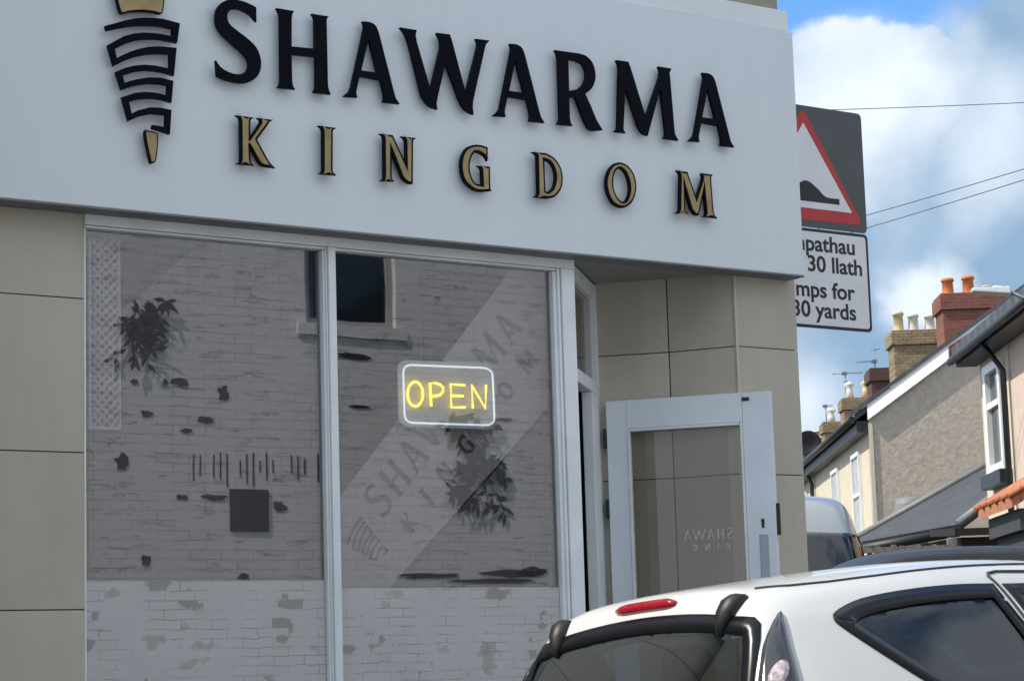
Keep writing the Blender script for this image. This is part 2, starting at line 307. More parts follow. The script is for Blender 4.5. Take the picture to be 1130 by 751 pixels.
# ------------------------------------------------------------------ mesh helpers
class MB:
    def __init__(s): s.b = bmesh.new(); s.mats = []; s.cur = 0
    def mat(s, name):
        if name not in s.mats: s.mats.append(name)
        s.cur = s.mats.index(name); return s
    def face(s, pts):
        f = s.b.faces.new([s.b.verts.new(p) for p in pts]); f.material_index = s.cur; return f
    def hexa(s, p):                                   # p: 4 bottom then 4 top
        v = [s.b.verts.new(q) for q in p]
        for q in ((3, 2, 1, 0), (4, 5, 6, 7), (0, 1, 5, 4), (1, 2, 6, 5), (2, 3, 7, 6), (3, 0, 4, 7)):
            s.b.faces.new([v[i] for i in q]).material_index = s.cur
        return s
    def box(s, x0, x1, y0, y1, z0, z1):
        return s.hexa([(x0, y0, z0), (x1, y0, z0), (x1, y1, z0), (x0, y1, z0), (x0, y0, z1), (x1, y0, z1), (x1, y1, z1), (x0, y1, z1)])
    def slab(s, a, b, n, t, z0, z1):                  # vertical slab from a to b (xy), thickness t along n (away side)
        a = Vector(a[:2]); b = Vector(b[:2]); n = Vector(n).normalized()*t
        q = [a, b, b+n, a+n]
        return s.hexa([(*p, z0) for p in q]+[(*p, z1) for p in q])
    def prism(s, pts, off):                           # polygon (3D) extruded by vector off
        off = Vector(off); a = [s.b.verts.new(p) for p in pts]; c = [s.b.verts.new(Vector(p)+off) for p in pts]; n = len(a)
        fs = [s.b.faces.new(a), s.b.faces.new(c[::-1])]
        for i in range(n): fs.append(s.b.faces.new((a[i], c[i], c[(i+1) % n], a[(i+1) % n])))
        for f in fs: f.material_index = s.cur
        return s
    def tube(s, pts, r, n=8, closed=False):
        pts = [Vector(p) for p in pts]; rings = []; k = len(pts)
        for i, p in enumerate(pts):
            a = pts[(i-1) % k] if closed or i else p; c = pts[(i+1) % k] if closed or i < k-1 else p
            t = (c-a).normalized(); ref = Vector((0, 0, 1)) if abs(t.z) < .9 else Vector((0, 1, 0))
            e1 = t.cross(ref).normalized(); e2 = t.cross(e1)
            rad = r[i] if isinstance(r, (list, tuple)) else r
            rings.append([s.b.verts.new(p+(e1*math.cos(j*math.tau/n)+e2*math.sin(j*math.tau/n))*rad) for j in range(n)])
        for i in range(k if closed else k-1):
            A, B = rings[i], rings[(i+1) % k]
            for j in range(n):
                f = s.b.faces.new((A[j], A[(j+1) % n], B[(j+1) % n], B[j])); f.material_index = s.cur; f.smooth = True
        if not closed:
            for g_ in (rings[0][::-1], rings[-1]): s.b.faces.new(g_).material_index = s.cur
        return s
    def lathe(s, c, prof, n=16, axis='z'):            # prof: (r, h)
        c = Vector(c); rings = []
        for r, h in prof:
            ring = []
            for j in range(n):
                a = j*math.tau/n; p = (r*math.cos(a), r*math.sin(a), h)
                if axis == 'y': p = (p[0], p[2], p[1])
                ring.append(s.b.verts.new(c+Vector(p)))
            rings.append(ring)
        for A, B in zip(rings, rings[1:]):
            for j in range(n):
                f = s.b.faces.new((A[j], A[(j+1) % n], B[(j+1) % n], B[j])); f.material_index = s.cur; f.smooth = True
        for g_ in (rings[0], rings[-1]): s.b.faces.new(g_).material_index = s.cur
        return s
    def build(s, name, mat=None, parent=None, bevel=0, smooth=False):
        if mat and not s.mats: s.mats = [mat]
        bmesh.ops.recalc_face_normals(s.b, faces=s.b.faces)
        me = bpy.data.meshes.new(name); s.b.to_mesh(me); s.b.free()
        for q in (s.mats or [mat]): me.materials.append(M[q])
        o = bpy.data.objects.new(name, me); COL.objects.link(o)
        if smooth:
            for f in me.polygons: f.use_smooth = True
        if parent: o.parent = parent
        if bevel:
            bv = o.modifiers.new('bevel', 'BEVEL'); bv.width = bevel; bv.segments = 2; bv.limit_method = 'ANGLE'; bv.angle_limit = R_(40)
        return o
def tag(o, label, cat, group=None):
    o['label'] = label; o['category'] = cat
    if group: o['group'] = group
    return o
def thing(name, label, cat, loc=(0, 0, 0), rz=0, group=None):
    o = bpy.data.objects.new(name, None); COL.objects.link(o); o.empty_display_size = .2
    o.location = loc; o.rotation_euler = (0, 0, rz); return tag(o, label, cat, group)
def struct(o): o['kind'] = 'structure'; return o
def to_mesh(ob, name, parent, mat):                   # curve or text object -> mesh object
    COL.objects.link(ob); dg = bpy.context.evaluated_depsgraph_get(); dg.update()
    me = bpy.data.meshes.new_from_object(ob.evaluated_get(dg), depsgraph=dg)
    mw = ob.matrix_basis.copy(); cdat = ob.data
    bpy.data.objects.remove(ob); bpy.data.curves.remove(cdat)
    me.transform(mw); me.materials.clear(); me.materials.append(M[mat]); me.name = name
    o = bpy.data.objects.new(name, me); COL.objects.link(o); o.parent = parent
    return o
def flat_shape(name, loops, depth, mat, parent, frame, offset=0, bevel=0):
    """2D loops (holes included) filled and extruded; frame maps local (x, y, z=out) into the parent's space"""
    c = bpy.data.curves.new(name, 'CURVE'); c.dimensions = '2D'; c.fill_mode = 'BOTH'; c.extrude = depth/2; c.offset = offset; c.bevel_depth = bevel
    for lp in loops:
        s_ = c.splines.new('POLY'); s_.points.add(len(lp)-1); s_.use_cyclic_u = True
        for p, q in zip(s_.points, lp): p.co = (q[0], q[1], 0, 1)
    ob = bpy.data.objects.new(name, c); ob.matrix_basis = frame @ Matrix.Translation((0, 0, depth/2))
    return to_mesh(ob, name, parent, mat)
def text_shape(name, body, size, mat, parent, frame, align='RIGHT', heavy=0, depth=.002):
    c = bpy.data.curves.new(name, 'FONT'); c.body = body; c.size = size; c.align_x = align; c.extrude = depth/2; c.offset = heavy
    ob = bpy.data.objects.new(name, c); ob.matrix_basis = frame
    return to_mesh(ob, name, parent, mat)
FRONT = Matrix(((1, 0, 0, 0), (0, 0, -1, 0), (0, 1, 0, 0), (0, 0, 0, 1)))   # local x -> X, y -> Z, out -> -Y
def spline(pts, n=5):
    """closed loop; points (x, y) are corners, (x, y, 1) are smooth"""
    k = len(pts); o = []
    for i in range(k):
        p0, p1, p2, p3 = (pts[(i+j-1) % k] for j in range(4))
        s1, s2 = len(p1) > 2, len(p2) > 2
        o.append((p1[0], p1[1]))
        if not (s1 or s2): continue
        d = (p2[0]-p1[0], p2[1]-p1[1])
        t1 = ((p2[0]-p0[0])*.5, (p2[1]-p0[1])*.5) if s1 else d
        t2 = ((p3[0]-p1[0])*.5, (p3[1]-p1[1])*.5) if s2 else d
        for j in range(1, n):
            t = j/n; a, b, c_, e = 2*t**3-3*t*t+1, t**3-2*t*t+t, -2*t**3+3*t*t, t**3-t*t
            o.append(tuple(a*p1[q]+b*t1[q]+c_*p2[q]+e*t2[q] for q in (0, 1)))
    return o

# ------------------------------------------------------------------ ground
b = MB(); b.face([(-600, -600, 0), (600, -600, 0), (600, 600, 0), (-600, 600, 0)]); o = struct(b.build('road', 'asphalt'))
b = MB(); b.box(-30, 7.75, -1.45, -.003, .0, .12); o = struct(b.build('pavement', 'paving'))
b = MB(); b.box(-30, 7.75, -1.6, -1.454, .0, .125); o = struct(b.build('kerb', 'kerb', bevel=.015))
b = MB(); b.box(7.12, 7.75, .0, 30, .0, .118); struct(b.build('side_pavement', 'paving'))
b = MB(); b.box(-30, 40, -9.596, -8.75, .0, .12); struct(b.build('far_pavement', 'paving'))
def street_box(name, mat, x0, x1, y0, y1, z0, z1):
    b = MB(); b.box(x0, x1, y0, y1, z0, z1); o = struct(b.build(name, mat)); o.matrix_world = STREET; return o
street_box('terrace_pavement', 'paving', 3.3, 4.83, 34, 110, 0, .12)

# ------------------------------------------------------------------ shop building
shop = thing('shop_building', 'beige tiled corner shop with large shopfront windows and a splayed doorway', 'shop')
ZJ = [.12, .253, .845, 1.437, 2.029, 2.621, 3.02]
def cladding(mb, a, b_, n, t=.018, gap=.005, top=3.02):
    a = Vector(a); b_ = Vector(b_)
    for z0, z1 in zip(ZJ, ZJ[1:]): mb.slab(a, b_, n, t, z0+gap/2, min(z1, top)-gap/2)
FZ = 2.97                                             # underside of the fascia box
XP = 3.49
b = MB().mat('tile')
for x0, x1 in ((-1.2, 0), (0, 1.2), (1.205, 2.4), (2.405, XP)): cladding(b, (x0, 0), (x1, 0), (0, 1))
b.mat('tile_joint'); b.box(-1.2, XP-.004, .019, .25, .1, 3.02)
b.build('left_pier', parent=shop)
# right pier and the recess walls
P0, P1, P2 = Vector((6.742, 0)), Vector((6.565, .288)), Vector((6.345, .525))
PR = Vector((7.112, 0))
b = MB().mat('tile'); cladding(b, P0+Vector((.004, 0)), PR, (0, 1))
d1 = (P1-P0).normalized(); n1_ = Vector((-d1.y, d1.x)); n1_ = n1_ if n1_.x > 0 else -n1_
cladding(b, P0+d1*.004, P1-d1*.003, n1_)
d2 = (P2-P1).normalized(); n2_ = Vector((-d2.y, d2.x)); n2_ = n2_ if n2_.x > 0 else -n2_
cladding(b, P1+d2*.003, P2+d2*.02, n2_)
b.mat('tile'); b.box(P0.x-.010, P0.x+.0035, -.005, .012, .12, FZ-.003)       # corner bead
b.mat('tile_joint'); b.prism([(P0.x+.025, .022, .1), (PR.x-.002, .022, .1), (PR.x-.002, .9, .1), (P2.x+.06, .9, .1), (P2.x+.05, P2.y, .1), (P1.x+.03, P1.y+.01, .1)], (0, 0, 2.9))
b.build('right_pier', parent=shop)
b = MB().mat('render_beige')
b.box(-1.2, 7.05, .02, .30, 3.03, 5.0)                 # upper wall
b.box(7.052, 7.108, .024, 8.69, .1, 5.0); b.box(-1.2, 7.05, 8.7, 9, .1, 5.0); b.box(-1.2, -.95, .31, 8.69, .1, 5.0)
b.build('wall', parent=shop)
b = MB(); b.box(-1.25, 7.14, -.03, 9.05, 5.003, 5.08); b.build('roof', 'lead', shop)
b = MB(); b.box(-.94, 7.04, .31, 8.69, .05, .16); b.build('floor', 'interior_floor', shop)
b = MB().mat('interior'); b.box(-.94, 7.04, 5.0, 5.1, .165, 3.05); b.box(2.4, 2.5, .32, 4.99, .165, 3.05); b.box(7.0, 7.045, .95, 4.99, .165, 3.05)
b.box(-.94, 7.04, .302, 5.1, 3.055, 3.12); b.build('interior_wall', parent=shop)
# stall riser and window frame
X1a, X1b, X2a, X2b = 4.545, 4.604, 5.705, 5.822
ZP = 2.912; ZS = .62
b = MB().mat('tile'); b.box(XP+.003, X2b, .0, .06, .12, ZS-.06); b.build('stall_riser', parent=shop)
b = MB().mat('frame')
b.box(XP+.003, X2b-.002, -.006, .07, ZP, FZ-.004)       # head
b.box(XP+.003, X2b-.002, .0, .058, ZP-.012, ZP-.002)      # bead below the head
b.box(XP+.003, X2b, -.03, .07, ZS-.055, ZS)              # sill
b.box(XP+.003, XP+.012, .004, .06, ZS+.002, ZP-.014)
for xa, xb in ((X1a, X1b), (X2a, X2b)):
    w = xb-xa
    b.box(xa, xb, .002, .068, ZS+.002, ZP-.014)
    b.box(xa+w*.30, xb-w*.10, -.016, -.0005, ZS+.002, ZP-.002)
    b.box(xa+w*.14, xa+w*.27, -.008, -.0005, ZS+.002, ZP-.002)
b.build('window_frame', parent=shop, bevel=.004)
for xa, xb in ((XP+.013, X1a-.002), (X1b+.002, X2a-.002)):
    b = MB(); b.box(xa, xb, .030, .036, ZS+.003, ZP-.004); b.build('window_pane', 'shop_glass', shop)
    b = MB().mat('gap'); b.box(xa-.0, xa+.006, .0375, .062, ZS+.003, ZP-.016); b.box(xb-.012, xb-.001, .0375, .062, ZS+.003, ZP-.016)
    b.build('glazing_gasket', parent=shop)
# sheets tinted as reflected diagonal light and shade, base sheets painted as reflected brick
YF = .13
def wpoly(pts, Y): return [tuple(fp(x, y, Y)) for x, y in pts]
b = MB(); b.prism(wpoly([(99, 372), (228, 262), (352, 271), (357, 638), (99, 640)], YF), (0, .002, 0)); b.build('reflected_light_film', 'film', shop)  # slanting edge imitates a shadow edge reflected in the glass
zb1 = fp(228, 640, .028).z; zb2_ = fp(500, 640, .028).z
b = MB(); b.box(XP+.014, X1a-.003, .0272, .0288, ZS+.004, zb1); b.build('reflection_sheet', 'film_reflection', shop)
b = MB(); b.box(X1b+.003, X2a-.003, .0272, .0288, ZS+.004, zb2_-.03); b.build('reflection_sheet', 'film_reflection', shop)
b = MB(); b.prism(wpoly([(375, 548), (565, 296), (606, 300), (606, 448), (430, 648), (378, 760)], YF), (0, .002, 0)); b.build('reflected_light_film', 'film_light', shop)  # pale band imitates the sunlit strip in the reflection
b = MB(); b.prism(wpoly([(432, 648), (607, 450), (612, 760), (381, 760)], YF+.003), (0, .002, 0)); b.build('reflected_light_film', 'film_faint', shop)  # faint tint for the darker part of that reflection
# splayed doorway: frame, transom, soffit
Q0, Q1 = Vector((X2b, .03)), Vector((6.345, .545)); dq = (Q1-Q0).normalized(); nq = Vector((-dq.y, dq.x))
b = MB().mat('frame')
b.slab(Q0, Q0+dq*.03, nq, .06, .16, FZ-.01); b.slab(Q1-dq*.05, Q1, nq, .06, .16, FZ-.01); b.slab(Q1-dq*.24, Q1-dq*.052, nq, .05, .202, 2.428)
b.slab(Q0+dq*.032, Q1-dq*.052, nq, .06, 2.43, 2.49); b.slab(Q0+dq*.032, Q1-dq*.052, nq, .06, FZ-.08, FZ-.012)
b.slab(Q0+dq*.032, Q1-dq*.052, nq, .06, .16, .2)
b.build('door_frame', parent=shop, bevel=.004)
b = MB(); b.slab(Q0+dq*.034+nq*.028, Q1-dq*.054+nq*.028, nq, .006, 2.492, FZ-.082); b.build('transom_pane', 'shop_glass', shop)
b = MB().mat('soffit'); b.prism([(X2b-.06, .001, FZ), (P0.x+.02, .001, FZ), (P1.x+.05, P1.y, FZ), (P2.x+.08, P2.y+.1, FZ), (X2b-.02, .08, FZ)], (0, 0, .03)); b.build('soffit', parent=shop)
# open door leaf
D0, D1 = Vector((6.322, .475)), Vector((6.817, -.13)); dd = (D1-D0).normalized(); nd = Vector((-dd.y, dd.x)); nd = nd if nd.y > 0 else -nd
LEN = (D1-D0).length; ZD0, ZD1 = .2, 2.40
door = MB().mat('door_grey')
sl, sr, trl = .098, .135, .135
P = lambda s_, off=0: D0+dd*s_+nd*off
door.slab(P(0), P(sl), nd, .045, ZD0, ZD1); door.slab(P(LEN-sr), P(LEN), nd, .045, ZD0, ZD1)
door.slab(P(sl+.0005), P(LEN-sr-.0005), nd, .045, ZD1-trl, ZD1); door.slab(P(sl+.0005), P(LEN-sr-.0005), nd, .045, ZD0, ZD0+.3)
for a_, b2 in ((sl+.001, sl+.014), (LEN-sr-.014, LEN-sr-.001)): door.mat('trim_white').slab(P(a_, -.005), P(b2, -.005), nd, .03, ZD0+.302, ZD1-trl-.001)
door.slab(P(sl+.016, -.005), P(LEN-sr-.016, -.005), nd, .03, ZD1-trl-.014, ZD1-trl-.001)
door = door.build('door', parent=shop, bevel=.003)
b = MB(); b.slab(P(sl+.002, .027), P(LEN-sr-.002, .027), nd, .006, ZD0+.303, ZD1-trl-.002); b.build('door_pane', 'door_glass', door)
b = MB(); b.slab(P(LEN-sr+.055, -.004), P(LEN-sr+.095, -.004), nd, .0035, 1.42, 1.745)
b.build('lock_plate', 'steel', door, bevel=.002)
b = MB(); b.slab(P(LEN-sr+.068, -.003), P(LEN-sr+.080, -.003), nd, .0028, 1.775, 1.805); b.lathe((*P(LEN-sr+.074, -.003), 1.808), [(.009, -.003), (.009, .003)], 10, 'y'); b.build('keyhole', 'black_plastic', door)
b = MB(); b.slab(P(LEN+.001, .008), P(LEN+.016, .008), nd, .02, 1.74, 1.885); b.build('latch', 'black_plastic', door, bevel=.002)
b = MB(); b.slab(P(LEN-sr+.0, -.002), P(LEN-sr+.035, -.002), nd, .0018, ZD1-.04, ZD1-.022); b.build('door_sticker', 'dark_metal', door)
for z in (.5, 1.85, 2.18): b = MB(); b.slab(P(-.018, .0), P(-.001, .0), nd, .03, z, z+.09); b.build('hinge', 'dark_metal', door, bevel=.003)

# unseen block added at the left to cut skylight on fascia and recess
nb = thing('sky_blocker', 'unseen block added left of the tiled shop to shade the fascia', 'building')
b = MB().mat('render_beige'); b.box(-9, 2.38, -.80, -.20, .121, 4.45); b.build('wall', parent=nb)  # body of the added unseen block
b = MB(); b.box(-9.05, 2.41, -.83, -.17, 4.453, 4.53); b.build('sky_blocker_top', 'lead', nb)

# ------------------------------------------------------------------ shop sign: fascia with raised letters and emblem
sign = thing('shop_sign', 'long white fascia sign with raised black and gold lettering over the windows', 'shop sign')
YS = -.12
xr = fp(887.6, 303, YS).x; zb_ = fp(887.6, 304, YS).z; xrt = fp(879, 45, YS).x
b = MB().mat('fascia'); zt = 4.135
b.box(-1.0, xr, YS, -.004, zb_, zt); b.build('fascia_panel', parent=sign, bevel=.004)
b = MB().mat('trim_white'); b.box(-1.0, xr-.018, YS+.008, -.002, zt+.002, 4.24); b.build('fascia_cap', parent=sign, bevel=.004)
b = MB().mat('lead'); b.box(-1.0, xr+.003, YS+.002, .0, zb_-.006, zb_-.001); b.build('drip_trim', parent=sign)
YL = YS-.040                                          # front of the letters
def zz(loop, ox, oy, k): return [((p[0]/k+ox), (p[1]/k+oy))+tuple(p[2:]) for p in loop]
def to_sign(loop): return [(q.x, q.z)+tuple(p[2:]) for p, q in ((p, fp(p[0], p[1], YL)) for p in loop)]
K1 = 7.508; s = 1
GL = {}
GL['S'] = [zz([(472,62),(474,182),(425,128,s),(365,90,s),(300,75,s),(250,92,s),(232,140,s),(252,200,s),(315,255,s),(400,320,s),(470,390,s),(505,470,s),(512,550,s),(490,620,s),(440,668,s),(370,688,s),(290,681,s),(210,660,s),(148,632),(136,500),(182,560,s),(250,600,s),(320,616,s),(380,600,s),(408,550,s),(398,490,s),(350,430,s),(270,362,s),(190,285,s),(145,215,s),(135,140,s),(150,70,s),(200,15,s),(270,-5,s),(350,8,s),(420,35,s)], 220, 0, K1)]
GL['H'] = [[(305.2,9.1),(324.6,12.3),(322.6,16.5,s),(322,22),(321.9,51.3),(347.7,53.9),(347.3,22),(346.6,19,s),(344,15.3),(363,18.3),(361,21,s),(360.6,25),(362,94),(363,99,s),(365.3,104.3),(346,101.9),(348.2,97,s),(348.6,92),(348.6,62.6),(321.9,60.4),(322.6,90),(323.6,95,s),(325.9,98.8),(306.6,96.6),(309.2,92,s),(309.8,86),(309.1,19),(307.8,14,s)]]
GL['A'] = [zz([(246,62),(305,70,s),(345,96,s),(368,145),(490,620),(505,670,s),(535,718),(408,702),(415,665,s),(410,620),(388,528),(228,500),(204,620),(206,645,s),(213,668),(106,658),(148,622,s),(165,585),(250,160),(258,105,s)], 530, 40, K1),
           zz([(295,197),(240,452),(362,470)], 530, 40, K1)]
GL['W'] = [zz([(88,78),(226,100),(216,140),(225,195),(340,592),(422,245),(418,185,s),(390,122),(500,136),(518,190),(632,622),(728,240),(728,205,s),(714,172),(830,186),(800,220,s),(790,250),(692,690),(690,745,s),(697,800),(645,775,s),(600,725,s),(575,670),(465,370),(398,660),(390,710,s),(398,757),(335,730,s),(285,675,s),(262,625),(160,215),(130,135,s)], 430, 20, K1)]
GL['R'] = [zz([(92,40),(290,68),(350,88,s),(405,145,s),(430,235,s),(422,310,s),(392,365,s),(345,403),(395,510),(440,620,s),(490,702),(420,708,s),(375,690,s),(340,630),(262,432),(213,428),(218,600),(225,640,s),(240,668),(112,652),(133,615,s),(135,570),(120,110),(110,70,s)], 600, 50, K1),
           zz([(205,120),(262,128),(318,155,s),(350,225,s),(338,305,s),(285,362,s),(212,376)], 600, 50, K1)]
K6 = 6.007
GL['M'] = [zz([(62,38),(142,50),(158,95),(257,415),(348,150),(350,110,s),(340,80),(428,95),(415,125,s),(418,150),(446,490),(452,530,s),(474,572),(378,556),(387,535,s),(388,510),(355,225),(270,540),(235,522,s),(208,480),(122,220),(110,480),(112,505,s),(125,522),(50,512),(67,490,s),(70,460),(80,100),(74,65,s)], 670, 60, K6)]
K8 = 8.07
GL['K'] = [zz([(80,98),(245,120),(218,138,s),(213,160),(212,290),(298,165),(298,140,s),(272,122),(418,140),(385,160,s),(365,190),(272,315),(370,495),(395,530,s),(435,568),(345,557),(305,540,s),(280,510),(210,385),(215,500),(222,525,s),(245,545),(88,530),(118,512,s),(125,485),(122,155),(112,120,s)], 250, 115, K8)]
GL['I'] = [zz([(815,190),(980,212),(952,230,s),(947,250),(945,585),(952,610,s),(980,632),(815,615),(848,603,s),(856,580),(855,240),(842,210,s)], 250, 115, K8)]
GL['N'] = [zz([(70,100),(190,115),(305,365),(302,175),(292,145,s),(262,125),(402,140),(376,158,s),(370,180),(368,548),(322,540,s),(275,495,s),(255,450),(180,260),(180,485),(187,508,s),(205,525),(75,518),(105,502,s),(111,480),(108,150),(98,118,s)], 410, 135, K8)]
GL['G'] = [zz([(1035,222),(1035,345),(1000,295,s),(930,265,s),(890,310,s),(875,390,s),(888,475,s),(925,540,s),(985,557),(978,420),(965,400,s),(940,385),(1055,395),(1058,585),(1070,610),(960,615,s),(880,580,s),(820,510,s),(795,400,s),(805,300,s),(850,225,s),(920,200,s),(980,205,s)], 410, 135, K8)]
GL['D'] = [zz([(138,102),(262,113),(335,155,s),(393,240,s),(412,340,s),(397,430,s),(345,498,s),(285,516),(150,500),(178,490,s),(190,465),(182,135),(165,118,s)], 570, 155, K8),
           zz([(247,172),(298,195,s),(335,260,s),(345,340,s),(325,420,s),(280,458,s),(258,450)], 570, 155, K8)]
GL['O'] = [zz([(920,195,s),(990,225,s),(1045,300,s),(1068,410,s),(1045,520,s),(990,585,s),(930,597,s),(860,560,s),(815,480,s),(795,380,s),(815,280,s),(860,215,s)], 570, 155, K8),
           zz([(925,250,s),(970,290,s),(1000,370,s),(1005,450,s),(980,525,s),(940,545,s),(895,500,s),(865,420,s),(865,330,s),(885,270,s)], 570, 155, K8)]
GL['m'] = [zz([(375,145),(475,160),(482,185),(552,388),(603,235),(606,200,s),(598,170),(700,183),(686,205,s),(685,235),(705,500),(715,540,s),(742,572),(605,552),(632,540,s),(638,515),(620,330),(575,545),(540,538,s),(505,490),(450,300),(455,490),(462,510,s),(485,528),(355,525),(392,510,s),(402,480),(408,210),(400,170,s)], 700, 170, K8)]
SHAPES = []                                           # (letter loops in sign metres, kind)
def shift(loops, a, b_):
    dx, dz = b_[0]-a[0], b_[1]-a[1]; return [[(p[0]+dx, p[1]+dz)+tuple(p[2:]) for p in lp] for lp in loops]
base = {k: [to_sign(lp) for lp in v] for k, v in GL.items()}
apA = base['A'][0][0]
top = ['S', 'H', ('A', (400.3, 23.6)), 'W', 'A', 'R', 'M', ('A', (775.2, 80.3))]
for t in top:
    if isinstance(t, tuple): q = fp(*t[1], YL); SHAPES.append((shift(base['A'], apA, (q.x, q.z)), 'big'))
    else: SHAPES.append((base[t], 'big'))
for t in 'KINGDOm': SHAPES.append((base[t], 'small'))
FR = lambda Y: Matrix.Translation((0, Y, 0)) @ FRONT
for loops, kind in SHAPES:
    lp = [spline(l_) for l_ in loops]
    lt = flat_shape('letter', lp, .016, 'sign_black', sign, FR(YL+.016))
    if kind == 'small': flat_shape('gold_face', lp, .003, 'sign_gold', lt, FR(YL+.0005), offset=-.0095)
# emblem: gold crown, zig-zag kebab, gold tip
def stroke(pts, w):                                   # ribbon polygon with mitred corners
    n = len(pts); L_, R2 = [], []
    for i in range(n):
        p = Vector(pts[i]); a = Vector(pts[max(i-1, 0)]); c = Vector(pts[min(i+1, n-1)])
        d1 = (p-a).normalized() if i else (c-p).normalized(); d2 = (c-p).normalized() if i < n-1 else d1
        nn = Vector((-(d1+d2).y, (d1+d2).x)).normalized(); m_ = Vector((-d1.y, d1.x)).dot(nn); k = w[i]/2/max(m_, .55)
        L_.append(p+nn*k); R2.append(p-nn*k)
    return [tuple(p) for p in L_+R2[::-1]]
o2 = 90*7.51
zig = [(128,236,40),(215,215,46),(300,195,52),(380,183,60),(450,180,64),(530,182,64),(600,190,66),(708,218,64),(698,330,46),(600,308,46),(530,300,50),(450,298,54),(370,306,56),(290,328,58),(172,390,52),(205,515,44),(270,482,46),(340,452,50),(410,432,54),(480,420,58),(560,414,60),(684,424,58),(672,600,44),(610,580,44),(530,566,46),(450,560,46),(370,568,48),(300,586,50),(238,612,50),(270,715,44),(330,695,44),(390,680,46),(480,668,50),(580,670,52),(662,690,50),
       (652,o2+146,44),(590,o2+126,46),(520,o2+115,50),(450,o2+114,54),(380,o2+120,54),(290,o2+148,50),(328,o2+296,42),(400,o2+262,46),(500,o2+240,52),(580,o2+244,56),(646,o2+256,50),(638,o2+408,44),(575,o2+388,38),(512,o2+374,30)]
pz = [(fp(x/K1+100, y/K1, YL)) for x, y, w in zig]; wz = [w/K1/272 for x, y, w in zig]
emb = flat_shape('emblem', [stroke([(q.x, q.z) for q in pz], wz)], .016, 'sign_black', sign, FR(YL+.016))
crown = [(205,-40),(180,-150),(290,-70),(400,-190),(515,-70),(640,-150),(615,-20),(600,90,s),(580,118,s),(520,104,s),(420,94,s),(320,102,s),(268,116,s),(242,95,s)]
tip = [(447,o2+420,s),(490,o2+410,s),(545,o2+425,s),(561,o2+460,s),(545,o2+640,s),(515,o2+676,s),(490,o2+650,s)]
for nm, lp in (('emblem_crown', crown), ('emblem_tip', tip)):
    q = spline([(v.x, v.z)+tuple(p[2:]) for p, v in ((p, fp(p[0]/K1+100, p[1]/K1, YL)) for p in lp)])
    oo = flat_shape(nm, [q], .016, 'sign_black', sign, FR(YL+.016)); flat_shape('gold_face', [q], .003, 'sign_gold', oo, FR(YL+.0005), offset=-.006)
ALL2D = [[spline(l_) for l_ in loops] for loops, k in SHAPES]
def affine(loops, o_, ex, ey): return [[(o_[0]+ex[0]*x+ey[0]*y, o_[1]+ex[1]*x+ey[1]*y) for x, y in lp] for lp in loops]
x0s = SHAPES[0][0][0][0][0]-.28; z0s = 3.56
# dark vinyl lettering on the diagonal band of the right window
a_, c_ = fp(431, 553, YF), fp(584, 349, YF)
A2, C2 = Vector((a_.x, a_.z)), Vector((c_.x, c_.z)); ex = (C2-A2)/2.62; ey = Vector((-ex.y, ex.x))
loops = []
for lp in ALL2D: loops += [[(p[0]-4.17, p[1]-z0s) for p in l_] for l_ in lp]
loops.append([(p[0]-4.17, p[1]-z0s) for p in stroke([(q.x, q.z) for q in pz], wz)])
flat_shape('window_lettering', affine(loops, A2, ex, ey), .001, 'vinyl_dark', shop, FR(YF-.003))
# white vinyl on the door pane, mirrored because the leaf is seen from inside
qa = P(sl, 0)
def on_door(x, y):                                    # photo point -> (along leaf, z)
    d = ray(x, y); n3_ = Vector((nd.x, nd.y, 0)); t = (Vector((*D0, 0))-CAM).dot(n3_)/d.dot(n3_); p = CAM+d*t
    return (Vector((p.x, p.y))-D0).dot(dd), p.z
u1, z1_ = on_door(802, 592); u2, z2_ = on_door(712, 598)
sc = (u1-u2)/2.62
dm = Matrix(((dd.x, 0, nd.x, D0.x+nd.x*.024), (dd.y, 0, nd.y, D0.y+nd.y*.024), (0, 1, 0, 0), (0, 0, 0, 1)))
flat_shape('door_lettering', [[(u1-p[0]*sc, z1_+p[1]*sc) for p in lp] for lp in loops if max(p[0] for p in lp) < 1.45], .001, 'vinyl_white', door, dm)

# ------------------------------------------------------------------ neon OPEN sign hanging inside the right window
YN = .06
neon = thing('neon_sign', 'lit yellow neon OPEN sign with a white tube border in the right window', 'neon sign', tuple(fp(493, 470, YN)))
nl = Vector(neon.location)
def nz(x, y, Y=YN): return fp(x/7.507+425, y/7.507+385, Y)-nl
def rrect(c4, rad, n=6):
    o = []
    for i in range(4):
        p = Vector(c4[i]); a = Vector(c4[i-1]); c = Vector(c4[(i+1) % 4]); d1 = (a-p).normalized()*rad; d2 = (c-p).normalized()*rad
        for j in range(n+1):
            t = j/n; o.append((p+d1)*(1-t)**2+p*2*t*(1-t)+(p+d2)*t*t)
    return o
b = MB(); b.prism([nz(*p, YN+.02) for p in rrect([(100, 88), (908, 116), (925, 665), (115, 642)], 90)], (0, .006, 0)); b.build('backing_panel', 'acrylic', neon)
b = MB(); b.tube([nz(*p) for p in rrect([(148, 128), (888, 158), (908, 632), (162, 608)], 75)], .0042, 8, True); b.build('border_tube', 'neon_white', neon)
ell = [(250+63*math.cos(t*math.tau/24), 372+102*math.sin(t*math.tau/24)) for t in range(24)]
b = MB(); b.tube([nz(*p) for p in ell], .0058, 8, True); b.build('letter', 'neon_yellow', neon)
b = MB(); b.tube([nz(*p) for p in [(382, 472), (372, 282), (420, 282), (455, 292), (480, 318), (480, 352), (455, 380), (420, 388), (378, 390)]], .0058); b.build('letter', 'neon_yellow', neon)
